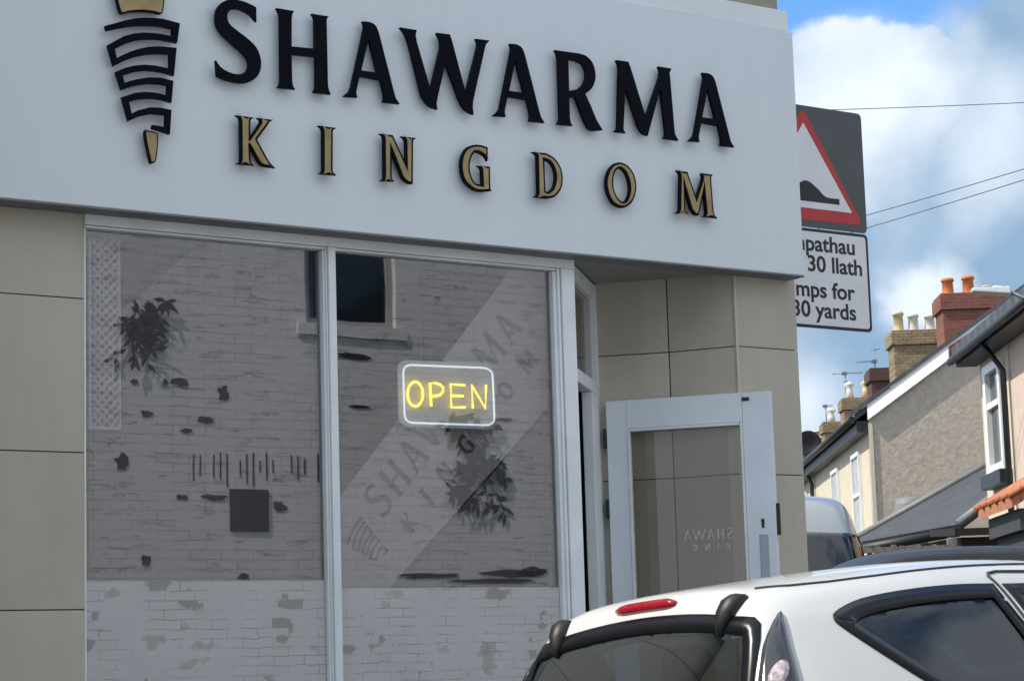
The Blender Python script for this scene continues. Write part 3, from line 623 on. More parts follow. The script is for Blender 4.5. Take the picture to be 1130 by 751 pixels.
b = MB(); b.tube([nz(*p) for p in [(662, 300), (543, 290), (549, 482), (664, 482)]], .0058); b.tube([nz(*p) for p in [(546, 385), (648, 388)]], .0058); b.build('letter', 'neon_yellow', neon)
b = MB(); b.tube([nz(*p) for p in [(727, 490), (717, 298), (832, 490), (836, 296)]], .0058); b.build('letter', 'neon_yellow', neon)
for x in (300, 740):
    q = nz(x, 95, YN+.022); b = MB(); b.tube([q, (q.x, q.y, 2.9-nl.z)], .0012, 5); b.build('hanging_wire', 'steel', neon)
# pale lattice screen inside the left window
lat = thing('lattice_screen', 'pale diamond lattice screen inside the left end of the left window', 'screen', tuple(fp(114, 474, .095)))
ll = Vector(lat.location); c0 = fp(97, 262, .095)-ll; c1 = fp(133, 474, .095)-ll
b = MB().mat('lattice'); w_ = c1.x-c0.x; h_ = c0.z-c1.z
b.box(c0.x, c0.x+.008, -.006, .006, c1.z, c0.z); b.box(c1.x-.008, c1.x, -.006, .006, c1.z, c0.z); b.box(c0.x+.009, c1.x-.009, -.006, .006, c1.z, c1.z+.01)
b.build('screen_frame', parent=lat)
b = MB().mat('lattice'); st = .036; k = -h_
while k < w_+h_:
    for sgn in (1, -1):
        pts = []
        for t in (0, 1):
            pass
        xa = c0.x+k; 
        # diagonal z = c1.z + sgn-direction (x-xa)
        lo, hi = max(c0.x, xa), min(c1.x, xa+h_)
        if hi-lo > .01:
            if sgn == 1: b.tube([(lo, 0, c1.z+(lo-xa)), (hi, 0, c1.z+(hi-xa))], .0055, 5)
            else: b.tube([(lo, .003, c0.z-(lo-xa)), (hi, .003, c0.z-(hi-xa))], .0055, 5)
    k += st
b.build('lattice', parent=lat)
b = MB(); b.box(c0.x+.002, c1.x-.002, .012, .016, c1.z, c0.z); b.build('backing_sheet', 'film_light', lat)

# ------------------------------------------------------------------ road hump sign on its post by the corner
YR = .55
ra = fp(948, 126, YR); rb = fp(963.5, 367, YR); rm = fp(960, 259, YR)
xR = (ra.x+rb.x)/2; HWd = .41; xC = xR-HWd
rs = thing('road_sign', 'bilingual road hump warning sign with red triangle beside the shop corner', 'road sign', (xC, YR, .118))
def rl(x, y, dy=0): q = fp(x, y, YR); return (q.x-xC, q.z-.118)
zt_, zm_, zb2 = ra.z-.118, rm.z-.118, rb.z-.118
RF = lambda d: Matrix.Translation((0, -d, 0)) @ FRONT
def rr2(x0, x1, z0, z1, r): return [tuple(v) for v in rrect([(x0, z0), (x1, z0), (x1, z1), (x0, z1)], r)]
wp = flat_shape('warning_plate', [rr2(-HWd, HWd, zm_+.003, zt_, .03)], .004, 'sign_grey', rs, RF(0))
def tri(hw, z0, z1, r):
    c3 = [Vector((-hw, z0)), Vector((hw, z0)), Vector((0, z1))]; o = []
    for i in range(3):
        p = c3[i]; d1 = (c3[i-1]-p).normalized()*r; d2 = (c3[(i+1) % 3]-p).normalized()*r
        for j in range(7): t = j/6; v = (p+d1)*(1-t)**2+p*2*t*(1-t)+(p+d2)*t*t; o.append(tuple(v))
    return o
bx, bz = rl(939.5, 235.4); ax, az = rl(889, 136)
zin0 = bz; hwin = bx; zin1 = az
flat_shape('red_triangle', [tri(hwin+.078, zin0-.062, zin1+.085, .06)], .001, 'sign_red', wp, RF(.0042))
flat_shape('white_triangle', [tri(hwin, zin0, zin1, .005)], .001, 'sign_white', wp, RF(.0054))
hump = [(-.72, 0), (-.72, .05), (-.42, .055, s), (-.24, .12, s), (0, .175, s), (.24, .12, s), (.42, .055, s), (.72, .05), (.72, 0)]
h0 = zin0+.035
flat_shape('hump_symbol', [spline([(p[0]*hwin, h0+p[1]*.62)+tuple(p[2:]) for p in hump])], .001, 'sign_ink', wp, RF(.0066))
tp = flat_shape('text_plate', [rr2(-HWd, HWd, zb2, zm_-.003, .03)], .004, 'sign_ink', rs, RF(0))
flat_shape('plate_face', [rr2(-HWd+.016, HWd-.016, zb2+.016, zm_-.019, .02)], .001, 'sign_white', tp, RF(.0042))
for body, ex_, by in (('Twmpathau', 943.5, 281.5), ('am 30 llath', 951.5, 304.5), ('Humps for', 942.5, 331.5), ('for 30 yards', 944.5, 353.5)):
    x, z = rl(ex_, by); o = text_shape('lettering', body, .116, 'sign_ink', tp, RF(.0056) @ Matrix.Translation((x, z, 0)) @ Matrix.Diagonal((1.11, 1, 1, 1)), heavy=.0022)
xw = 7.112-xC
for z in (zb2+.25, zt_-.25): b = MB(); b.box(xw, HWd-.1, .0045, .03, z, z+.04); b.box(xw, xw+.012, .031, .16, z-.04, z+.08); b.build('bracket_arm', 'galv', rs)

# ------------------------------------------------------------------ vehicles
def interp(tab, x):
    if x <= tab[0][0]: return tab[0][1]
    for (a, va), (c, vc) in zip(tab, tab[1:]):
        if x <= c: return va+(vc-va)*(x-a)/(c-a)
    return tab[-1][1]
def loft_body(stations, slant, blend, zbot=.19, sub=2, rear_mid=.8, front_mid=.5, flat_front=True):
    """stations: (x, zroof, half roof width, z belt, half belt width). Closed subdivided shell."""
    bm_ = bmesh.new(); rings = []
    def prof(zr, wr, zb, wb):
        q = [(0, zr), (.5*wr, zr-.007), (.82*wr, zr-.028), (wr, zr-.08)]
        for t in (.34, .68): q.append((wr+t*(wb-wr)+.006, (zr-.08)+t*(zb-(zr-.08))))
        q += [(wb, zb), (wb+.018, zb-.24), (wb+.005, .45), (wb-.04, .27), (wb*.6, zbot), (0, zbot)]
        return q+[(-y, z) for y, z in q[-2:0:-1]]
    def add(x, pr, sy=1, sz=1, zc=.8, dx=0):
        ring = []
        for y, z in pr:
            z2 = zc+(z-zc)*sz; w = max(0, 1-max(x, 0)/blend)
            ring.append(bm_.verts.new((x+dx+interp(slant, z2)*w, y*sy, z2)))
        rings.append(ring)
    s0 = stations[0]; p0 = prof(*s0[1:])
    for f_, dx in ((.25, -.022), (.55, -.016), (.84, -.006)): add(s0[0], p0, f_, f_ if f_ < .8 else .9, rear_mid, dx)
    for st_ in stations: add(st_[0], prof(*st_[1:]))
    sl_ = stations[-1]; pl = prof(*sl_[1:])
    for f_, dx in ((.85, .03), (.5, .05), (.2, .055)): add(sl_[0]+dx, pl, f_, f_, front_mid)
    n = len(rings[0])
    for A, B in zip(rings, rings[1:]):
        for j in range(n): bm_.faces.new((A[j], A[(j+1) % n], B[(j+1) % n], B[j]))
    bm_.faces.new(rings[0][::-1]); bm_.faces.new(rings[-1])
    bmesh.ops.recalc_face_normals(bm_, faces=bm_.faces)
    me = bpy.data.meshes.new('shell'); bm_.to_mesh(me); bm_.free()
    ob = bpy.data.objects.new('shell', me); md = ob.modifiers.new('s', 'SUBSURF'); md.levels = sub; md.render_levels = sub
    COL.objects.link(ob); dg = bpy.context.evaluated_depsgraph_get(); dg.update()
    out_ = bpy.data.meshes.new_from_object(ob.evaluated_get(dg), depsgraph=dg); bpy.data.objects.remove(ob)
    return out_
def bvh_of(me): return BVHTree.FromPolygons([v.co.copy() for v in me.vertices], [tuple(p.vertices) for p in me.polygons])
def project(bv, axis, p2):                            # axis 'R': right side looking +y ; 'L'; 'B': rear looking +x ; 'F'; 'T': from above
    if axis == 'R': o_, d = Vector((p2[0], -3, p2[1])), Vector((0, 1, 0))
    elif axis == 'L': o_, d = Vector((p2[0], 3, p2[1])), Vector((0, -1, 0))
    elif axis == 'B': o_, d = Vector((-3, p2[0], p2[1])), Vector((1, 0, 0))
    elif axis in ('BR', 'BL'):
        sg_ = -1 if axis == 'BR' else 1; d = Vector((1, -sg_*.75, 0)).normalized(); o_ = Vector((interp(SL, p2[1])+.055, p2[0], p2[1]))-d*3
    elif axis == 'F': o_, d = Vector((9, p2[0], p2[1])), Vector((-1, 0, 0))
    else: o_, d = Vector((p2[0], p2[1], 5)), Vector((0, 0, -1))
    h, n, i, ds = bv.ray_cast(o_, d)
    if h is None: h, n, i, ds = bv.find_nearest(o_+d*2.3)
    return h, n
def patch(bv, axis, outline, fracs, off):
    """concentric rings of an outline laid on the shell; returns rings of points"""
    cx = sum(p[0] for p in outline)/len(outline); cy = sum(p[1] for p in outline)/len(outline)
    res = []
    for f_ in fracs:
        ring = []
        for p in outline:
            h, n = project(bv, axis, (cx+(p[0]-cx)*f_, cy+(p[1]-cy)*f_)); ring.append(h+n*off)
        res.append(ring)
    return res
def rings_mesh(name, rings, mat, parent, close=True, thick=0):
    bm_ = bmesh.new(); vs = [[bm_.verts.new(p) for p in r_] for r_ in rings]; n = len(vs[0])
    for A, B in zip(vs, vs[1:]):
        for j in range(n): bm_.faces.new((A[j], A[(j+1) % n], B[(j+1) % n], B[j])).smooth = True
    if close: bm_.faces.new(vs[-1]).smooth = True
    bmesh.ops.recalc_face_normals(bm_, faces=bm_.faces)
    me = bpy.data.meshes.new(name); bm_.to_mesh(me); bm_.free(); me.materials.append(M[mat])
    o = bpy.data.objects.new(name, me); COL.objects.link(o); o.parent = parent
    if thick: md = o.modifiers.new('t', 'SOLIDIFY'); md.thickness = thick; md.offset = 0
    return o
def grid_pane(name, bv, axis, outline, mat, parent, off, step=.03, thick=.003):
    from mathutils.geometry import delaunay_2d_cdt
    pts = [Vector(p) for p in outline]; n = len(pts)
    def inside(p):
        c = False
        for i in range(n):
            a, q = pts[i-1], pts[i]
            if (a.y > p.y) != (q.y > p.y) and p.x < (q.x-a.x)*(p.y-a.y)/(q.y-a.y)+a.x: c = not c
        return c
    xs = [p.x for p in pts]; ys = [p.y for p in pts]; g_ = []
    y = min(ys)+step*.5
    while y < max(ys):
        x = min(xs)+step*.5
        while x < max(xs):
            p = Vector((x, y))
            if inside(p) and min((p-q).length for q in pts) > step*.5: g_.append(p)
            x += step
        y += step
    v2, e2, f2, *_ = delaunay_2d_cdt(pts+g_, [(i, (i+1) % n) for i in range(n)], [list(range(n))], 1, 1e-5)
    vs = [(lambda hn: hn[0]+hn[1]*off)(project(bv, axis, p)) for p in v2]
    me = bpy.data.meshes.new(name); me.from_pydata(vs, [], f2); me.materials.append(M[mat])
    b_ = bmesh.new(); b_.from_mesh(me); bmesh.ops.recalc_face_normals(b_, faces=b_.faces); b_.to_mesh(me); b_.free()
    for p in me.polygons: p.use_smooth = True
    o = bpy.data.objects.new(name, me); COL.objects.link(o); o.parent = parent
    md = o.modifiers.new('t', 'SOLIDIFY'); md.thickness = thick; md.offset = 0
    return o
def inset_loop(outl, d, dedup=False):                 # uniform inward offset of a 2D loop
    n = len(outl); area = sum(outl[i][0]*outl[(i+1) % n][1]-outl[(i+1) % n][0]*outl[i][1] for i in range(n)); sg = 1 if area > 0 else -1
    o = []
    for i in range(n):
        a, p, c = Vector(outl[i-1]), Vector(outl[i]), Vector(outl[(i+1) % n])
        d1 = (p-a).normalized(); t = (d1+(c-p).normalized()); t = t.normalized() if t.length > 1e-6 else d1
        nn = Vector((-t.y, t.x)); o.append(p+nn*d*sg/max(.6, Vector((-d1.y, d1.x)).dot(nn)))
    def dist(p):
        best = 9
        for i in range(n):
            a, c = Vector(outl[i-1]), Vector(outl[i]); e = c-a; t = max(0, min(1, (p-a).dot(e)/max(e.dot(e), 1e-12))); best = min(best, (a+e*t-p).length)
        return best
    ok = [dist(p) > d*.93 for p in o]
    good = [p for p, k in zip(o, ok) if k]
    if dedup: return [tuple(p) for p in good]
    return [tuple(p) if k else tuple(min(good, key=lambda q: (q-p).length)) for p, k in zip(o, ok)]
def cut(me, cutters, thick, name, mat, parent, inner='headliner'):
    """hollow shell with window openings cut through"""
    me.materials.clear(); me.materials.append(M[mat]); me.materials.append(M[inner])
    def baked(me_, setup):
        ob = bpy.data.objects.new(name, me_); COL.objects.link(ob); extra = setup(ob)
        dg = bpy.context.evaluated_depsgraph_get(); dg.update()
        r_ = bpy.data.meshes.new_from_object(ob.evaluated_get(dg), depsgraph=dg); bpy.data.objects.remove(ob)
        if extra: bpy.data.objects.remove(extra)
        return r_
    def solid(ob):
        md = ob.modifiers.new('t', 'SOLIDIFY'); md.thickness = thick; md.offset = -1; md.material_offset = 1
    nm = baked(me, solid)
    for cm in cutters:
        def cutter(ob):
            co = bpy.data.objects.new('cutter', cm); COL.objects.link(co)
            bo = ob.modifiers.new('b', 'BOOLEAN'); bo.operation = 'DIFFERENCE'; bo.object = co; bo.solver = 'EXACT'; return co
        r_ = baked(nm, cutter)
        if len(r_.polygons) > 200: nm = r_
        else: print('CUT FAILED', name, len(cm.vertices), len(r_.polygons))
    for p in nm.polygons: p.use_smooth = True
    o = bpy.data.objects.new(name, nm); COL.objects.link(o); o.parent = parent
    es = o.modifiers.new('e', 'EDGE_SPLIT'); es.split_angle = R_(40)
    return o
def prism_mesh(axis, outline, a, c):
    b = MB()
    if axis == 'side': b.prism([(p[0], a, p[1]) for p in outline], (0, c-a, 0))
    else: b.prism([(a, p[0], p[1]) for p in outline], (c-a, 0, 0))
    bmesh.ops.recalc_face_normals(b.b, faces=b.b.faces)
    me = bpy.data.meshes.new('cutter'); b.b.to_mesh(me); b.b.free(); return me
def cyl_mesh(x, z, r, y0, y1):
    b = MB(); b.lathe((x, 0, z), [(r, y0), (r, y1)], 28, 'y'); bmesh.ops.recalc_face_normals(b.b, faces=b.b.faces)
    me = bpy.data.meshes.new('cutter'); b.b.to_mesh(me); b.b.free(); return me
def wheel(parent, x, y, r, side):
    b = MB(); w = .17; y0 = y-w/2
    b.lathe((x, y0, r), [(r*.62, 0), (r*.93, .0), (r, .03), (r, w-.03), (r*.93, w), (r*.62, w)], 28, 'y'); wh = b.build('wheel', 'rubber', parent)
    yo = y+side*w*.5; b = MB(); b.lathe((x, yo-side*.03, r), [(r*.61, -.02), (r*.61, .015), (r*.2, .025), (r*.1, .03)], 24, 'y'); b.build('rim', 'alloy', wh)
def seat_pair(parent, xs, base_z, y_list, mat='seat', back=.62, lean=.18, head=True):
    for y in y_list:
        b = MB(); wd_ = .24
        b.hexa([(xs, y-wd_, base_z), (xs+.5, y-wd_, base_z), (xs+.5, y+wd_, base_z), (xs, y+wd_, base_z), (xs, y-wd_, base_z+.14), (xs+.5, y-wd_, base_z+.18), (xs+.5, y+wd_, base_z+.18), (xs, y+wd_, base_z+.14)])
        z0 = base_z+.16
        b.hexa([(xs-.02, y-wd_, z0), (xs+.12, y-wd_, z0), (xs+.12, y+wd_, z0), (xs-.02, y+wd_, z0), (xs-lean-.05, y-wd_*.8, z0+back), (xs-lean+.05, y-wd_*.8, z0+back), (xs-lean+.05, y+wd_*.8, z0+back), (xs-lean-.05, y+wd_*.8, z0+back)])
        so_ = b.build('seat', mat, parent, bevel=.04)
        if head:
            b = MB(); hz = z0+back+.03; hx = xs-lean-.03
            b.hexa([(hx-.05, y-.13, hz), (hx+.05, y-.13, hz), (hx+.05, y+.13, hz), (hx-.05, y+.13, hz), (hx-.06, y-.10, hz+.17), (hx+.03, y-.10, hz+.17), (hx+.03, y+.10, hz+.17), (hx-.06, y+.10, hz+.17)])
            b.build('headrest', mat, so_, bevel=.045)

# --- white hatchback parked at the kerb
car = thing('parked_car', 'white three door hatchback parked at the kerb in front of the shop', 'car', (4.136, -2.456, -.014))
car.rotation_euler = (R_(-3.05), 0, R_(.886))
SL = [(.7, 0), (.95, .035), (1.10, .085), (1.25, .135), (1.33, .165), (1.38, .205), (1.43, .28), (1.47, .36)]
ST = [(0, 1.395, .50, .90, .70), (.05, 1.405, .535, .91, .755), (.16, 1.418, .545, .92, .785), (.45, 1.445, .552, .93, .80), (.9, 1.478, .565, .93, .815), (1.35, 1.492, .575, .92, .815), (1.7, 1.475, .57, .91, .81),
      (1.95, 1.425, .56, .90, .805), (2.25, 1.27, .57, .88, .80), (2.6, 1.06, .62, .86, .795), (2.72, .99, .66, .84, .79), (3.0, .93, .66, .78, .77), (3.25, .84, .60, .70, .72), (3.38, .70, .52, .58, .64)]
shell = loft_body(ST, SL, 1.0)
bv = bvh_of(shell)
qw = spline([(.405, 1.262, s), (.43, 1.288, s), (.55, 1.325, s), (.75, 1.352, s), (.95, 1.366, s), (1.112, 1.368), (1.165, 1.20), (1.235, .955), (1.0, .955, s), (.80, .975, s), (.66, 1.045, s), (.52, 1.15, s), (.425, 1.232, s)], 4)
dw = spline([(1.150, 1.367), (1.45, 1.368, s), (1.80, 1.345, s), (2.05, 1.27, s), (2.30, 1.11, s), (2.42, .99), (2.42, .955), (1.275, .952), (1.20, 1.20)], 4)
rw = spline([(-.55, 1.258, s), (-.46, 1.287, s), (-.25, 1.312, s), (0, 1.322, s), (.25, 1.312, s), (.46, 1.287, s), (.55, 1.258, s), (.592, 1.10, s), (.60, .95, s), (.55, .84, s), (.44, .80, s), (0, .785, s), (-.44, .80, s), (-.55, .84, s), (-.60, .95, s), (-.592, 1.10, s)], 3)
ww = spline([(-.56, 1.36, s), (-.3, 1.40, s), (0, 1.41, s), (.3, 1.40, s), (.56, 1.36, s), (.64, 1.15, s), (.70, 1.0), (.35, .985, s), (0, .98, s), (-.35, .985, s), (-.70, 1.0), (-.64, 1.15, s)], 3)
cutters = []
for y0, y1 in ((-1.2, -.45), (.45, 1.2)):
    for o_ in (qw, dw): cutters.append(prism_mesh('side', inset_loop(o_, .028, True), y0, y1))
cutters.append(prism_mesh('end', inset_loop(rw, .03, True), -.4, .55)); cutters.append(prism_mesh('end', inset_loop(ww, .03, True), 1.75, 3.0))
for x in (.55, 2.83):
    for y0, y1 in ((-1.2, -.52), (.52, 1.2)): cutters.append(cyl_mesh(x, .29, .335, y0, y1))
body = cut(shell, cutters, .012, 'body', 'car_white', car)
def window(name, axis, outl, border, parent, glass='car_glass', off=.003):
    inn = inset_loop(outl, border)
    bo = []
    for q in (outl, inset_loop(outl, border*.5), inn): bo.append([(lambda hn: hn[0]+hn[1]*off)(project(bv, axis, p)) for p in q])
    w_ = rings_mesh(name, bo, 'frit', parent, close=False, thick=.003)
    grid_pane('pane', bv, axis, inset_loop(outl, .030, True), glass, w_, off-.006)
    return w_
for ax in 'RL': window('quarter_window', ax, qw, .048, car, 'car_side_glass'); window('door_window', ax, dw, .045, car, 'car_side_glass')
window('rear_window', 'B', rw, .05, car); window('windscreen', 'F', ww, .04, car)
# door seam, roof seams, tailgate top edge
def seam(name, axis, pts, r=.0045, mat='gap'):
    b = MB(); b.tube([project(bv, axis, p)[0]+project(bv, axis, p)[1]*.001 for p in pts], r, 6); return b.build(name, mat, car)
def dense(pts, n=6):
    o = []
    for p, q in zip(pts, pts[1:]):
        for j in range(n): t = j/n; o.append((p[0]+(q[0]-p[0])*t, p[1]+(q[1]-p[1])*t))
    return o+[pts[-1]]
for ax in 'RL':
    seam('door_seam', ax, dense([(1.30, .50), (1.275, .7), (1.25, .95), (1.18, 1.20), (1.128, 1.372), (1.118, 1.392), (1.13, 1.405), (1.17, 1.411), (1.5, 1.412), (1.85, 1.385), (2.1, 1.29)]), .0055)
for sgn in (-1, 1): seam('roof_seam', 'T', dense([(.255, sgn*.435), (.36, sgn*.47), (.5, sgn*.488), (.7, sgn*.497), (1.2, sgn*.5), (1.8, sgn*.49)]), .005)
# high level brake lamp
b = MB(); pts = []
for i in range(13):
    y = -.147+.294*i/12; h, n = project(bv, 'B', (y, 1.356-.10*y*y)); pts.append(h+n*.004)
rr_ = [.008, .0155]+[.0185]*9+[.0155, .008]
b.tube(pts, rr_, 12); b.build('brake_lamp', 'red_lens', car, smooth=True)
# external glass hinges
for sgn in (-1, 1):
    y = sgn*.432; b = MB(); vs = []
    for z_, hw_, pr_o in ((1.352, .028, .004), (1.346, .038, .022), (1.325, .040, .034), (1.29, .034, .034), (1.258, .022, .024), (1.234, .008, .010)):
        h_, n_ = project(bv, 'B', (y-sgn*(1.352-z_)*.2, z_)); n_ = Vector((-.85, 0, .5)).normalized(); sd_ = Vector((0, hw_, 0))
        vs.append([b.b.verts.new(q) for q in (h_-sd_-n_*.01, h_-sd_*.9+n_*pr_o*.6, h_-sd_*.3+n_*pr_o, h_+sd_*.5+n_*pr_o*.9, h_+sd_-n_*.01)])
    for A, B in zip(vs, vs[1:]):
        for j in range(5): b.b.faces.new((A[j], A[(j+1) % 5], B[(j+1) % 5], B[j]))
    b.b.faces.new(vs[0]); b.b.faces.new(vs[-1][::-1]); b.build('glass_hinge', 'black_plastic', car, smooth=True)
    # tail lamp beside the glass
    tl = spline([(sgn*.575, 1.288, s), (sgn*.596, 1.275, s), (sgn*.648, 1.19, s), (sgn*.715, 1.08, s), (sgn*.77, .97, s), (sgn*.775, .88, s), (sgn*.72, .84, s), (sgn*.60, .88, s), (sgn*.585, .97, s), (sgn*.575, 1.08, s), (sgn*.56, 1.19, s)], 3)
    ax2 = 'BR' if sgn < 0 else 'BL'
    lamp = rings_mesh('tail_lamp', [patch(bv, ax2, tl, (1,), .0)[0], patch(bv, ax2, tl, (.97,), .010)[0]]+patch(bv, ax2, tl, (.7, .4, .1), .013), 'smoke_lens', car)
    for zc_, rd, mt_ in ((1.10, .036, 'chrome_lens'), (1.0, .042, 'red_lens'), (.92, .04, 'red_lens')):
        cy = sgn*(.640+(1.10-zc_)*.2); ov = [(cy+rd*.85*math.cos(t*math.tau/14), zc_+rd*1.15*math.sin(t*math.tau/14)) for t in range(14)]
        rings_mesh('bulb_lens', patch(bv, ax2, ov, (1,), .014)+patch(bv, ax2, ov, (.8, .45, .1), .023), mt_, lamp)
b = MB(); b.box(-.06, .05, -.62, .62, .34, .56); b.build('bumper', 'car_white', car, bevel=.05)
b = MB(); b.box(-.065, -.058, -.26, .26, .42, .53); b.build('number_plate_panel', 'black_plastic', car)
for x in (.55, 2.83):
    for sgn in (-1, 1): wheel(car, x, sgn*.71, .285, sgn)
seat_pair(car, .78, .42, (-.30, .30), back=.48, lean=.16); seat_pair(car, 1.62, .38, (-.34, .34), back=.56, lean=.22)
b = MB(); b.box(.2, 2.6, -.68, .68, .22, .36); b.build('floor_pan', 'black_plastic', car)
b = MB(); b.hexa([(2.2, -.66, .6), (2.6, -.66, .6), (2.6, .66, .6), (2.2, .66, .6), (2.3, -.64, .92), (2.62, -.64, .95), (2.62, .64, .95), (2.3, .64, .92)]); b.build('dashboard', 'black_plastic', car, bevel=.03)
for sgn in (-1, 1):
    b = MB(); b.hexa([(2.22, sgn*.80, .96), (2.32, sgn*.80, .96), (2.32, sgn*.97, .98), (2.22, sgn*.97, .98), (2.22, sgn*.80, 1.08), (2.32, sgn*.80, 1.08), (2.32, sgn*.96, 1.10), (2.22, sgn*.96, 1.10)]); b.build('wing_mirror', 'car_white', car, bevel=.03)

# --- dark car and white van in the side street
def street_vehicle(name, label, cat, u_, v_, rz, stations, slant, mat, wins, glass, group=None, wheels=(.7, 3.3), wr=.33, wy=.78):
    global bv
    q = STREET @ Vector((u_, v_, 0)); t = thing(name, label, cat, tuple(q), rz)
    sh = loft_body(stations, slant, 1.2); bv = bvh_of(sh)
    cs = []
    for x in wheels:
        for y0, y1 in ((-1.4, -wy+.2), (wy-.2, 1.4)): cs.append(cyl_mesh(x, wr, wr+.06, y0, y1))
    bd = cut(sh, cs, .02, 'body', mat, t)
    for nm, ax, ol in wins:
        grid_pane(nm, bv, ax, [ol[i] if j == 0 else tuple(ol[i][q]+(ol[(i+1) % len(ol)][q]-ol[i][q])*j/8 for q in (0, 1)) for i in range(len(ol)) for j in range(8)], glass, t, .007, step=.06, thick=.008)
    for x in wheels:
        for sg in (-1, 1): wheel(t, x, sg*wy, wr, sg)
    return t
STD = [(0, 1.64, .55, 1.02, .80), (.06, 1.665, .60, 1.03, .86), (.2, 1.69, .63, 1.04, .89), (.7, 1.715, .645, 1.05, .90), (1.5, 1.725, .65, 1.05, .91), (2.2, 1.71, .645, 1.04, .91), (2.6, 1.64, .64, 1.03, .90),
       (3.0, 1.36, .66, 1.02, .89), (3.3, 1.13, .72, 1.0, .88), (3.7, 1.06, .74, .93, .86), (4.15, .95, .68, .80, .80), (4.3, .75, .58, .62, .70)]
wd = [('side_window', ax, [(.45, 1.12), (.5, 1.50), (1.2, 1.56), (2.5, 1.55), (3.0, 1.30), (3.2, 1.12)]) for ax in 'RL']
wd += [('rear_window', 'B', [(-.62, 1.10), (-.5, 1.52), (0, 1.55), (.5, 1.52), (.62, 1.10)]), ('windscreen', 'F', [(-.72, 1.16), (-.56, 1.60), (0, 1.64), (.56, 1.60), (.72, 1.16), (0, 1.14)])]
cq = sp(1065, 612, 12.4)
suv = street_vehicle('parked_car', 'dark grey car in the side street, only its roof showing above the white car', 'car', cq.x+.16, 12.2, math.pi/2-ROW+R_(3), STD, SL, 'car_dark', wd, 'frit')
suv.scale = (1, 1, 1.05)
STV = [(0, 2.50, .72, 1.25, .94), (.05, 2.54, .76, 1.25, .97), (.4, 2.58, .79, 1.25, .99), (2.5, 2.60, .79, 1.25, .99), (3.6, 2.58, .78, 1.25, .99), (4.0, 2.50, .76, 1.25, .985), (4.3, 2.26, .74, 1.25, .98),
       (4.62, 1.78, .76, 1.2, .97), (4.9, 1.36, .80, 1.15, .95), (5.3, 1.18, .80, 1.0, .92), (5.5, .95, .74, .8, .86)]
wv = [('windscreen', 'F', [(-.93, 1.40), (-.90, 1.75), (-.80, 2.17), (-.4, 2.21), (0, 2.22), (.4, 2.21), (.80, 2.17), (.90, 1.75), (.93, 1.40), (0, 1.34)])] + [('side_window', ax, [(3.5, 1.35), (3.55, 2.0), (4.0, 2.0), (4.5, 1.45), (4.5, 1.35)]) for ax in 'RL']
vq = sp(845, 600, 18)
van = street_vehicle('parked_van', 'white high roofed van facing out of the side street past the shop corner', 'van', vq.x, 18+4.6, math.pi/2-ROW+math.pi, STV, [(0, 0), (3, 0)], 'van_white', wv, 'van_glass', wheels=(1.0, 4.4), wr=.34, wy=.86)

# ------------------------------------------------------------------ terrace beyond the side street
def at_street(u_, v_): q = STREET @ Vector((u_, v_, 0)); return tuple(q)
RZ = -ROW
EAVE = 5.12; U0 = 4.86; HALF = 4.5; RISE = 3.1
def house_roof(parent, w, mat, u0=-.22, half=HALF, eave=EAVE, rise=RISE, y0=0):
    b = MB().mat(mat); k = rise/half; t = .10
    xa, xm, xb = u0, half, 2*half-u0
    za = eave+u0*k; zm = eave+rise
    b.prism([(xa, y0, za), (xm, y0, zm), (xb, y0, za), (xb, y0, za+t), (xm, y0, zm+t), (xa, y0, za+t)], (0, w-y0, 0))
    return b.build('roof', parent=parent)
def chimney(parent, x, y, wx, wy, z0, z1, mat, pots):
    b = MB().mat(mat); b.box(x-wx/2, x+wx/2, y-wy/2, y+wy/2, z0, z1-.38); b.box(x-wx/2-.06, x+wx/2+.06, y-wy/2-.06, y+wy/2+.06, z1-.378, z1-.06)
    b.box(x-wx/2-.03, x+wx/2+.03, y-wy/2-.03, y+wy/2+.03, z1-.058, z1)
    ch = b.build('chimney', parent=parent, bevel=.012)
    for px_, h, pm, style in pots:
        b = MB()
        pr = [(.15, 0), (.135, .05), (.12, h*.8), (.15, h*.82), (.15, h*.92), (.125, h)] if style == 0 else [(.14, 0), (.10, h*.55), (.075, h*.62), (.15, h*.8), (.15, h*.88), (.05, h)]
        b.lathe((x+px_, y, z1-.005), pr, 14); b.build('chimney_pot', pm, ch)
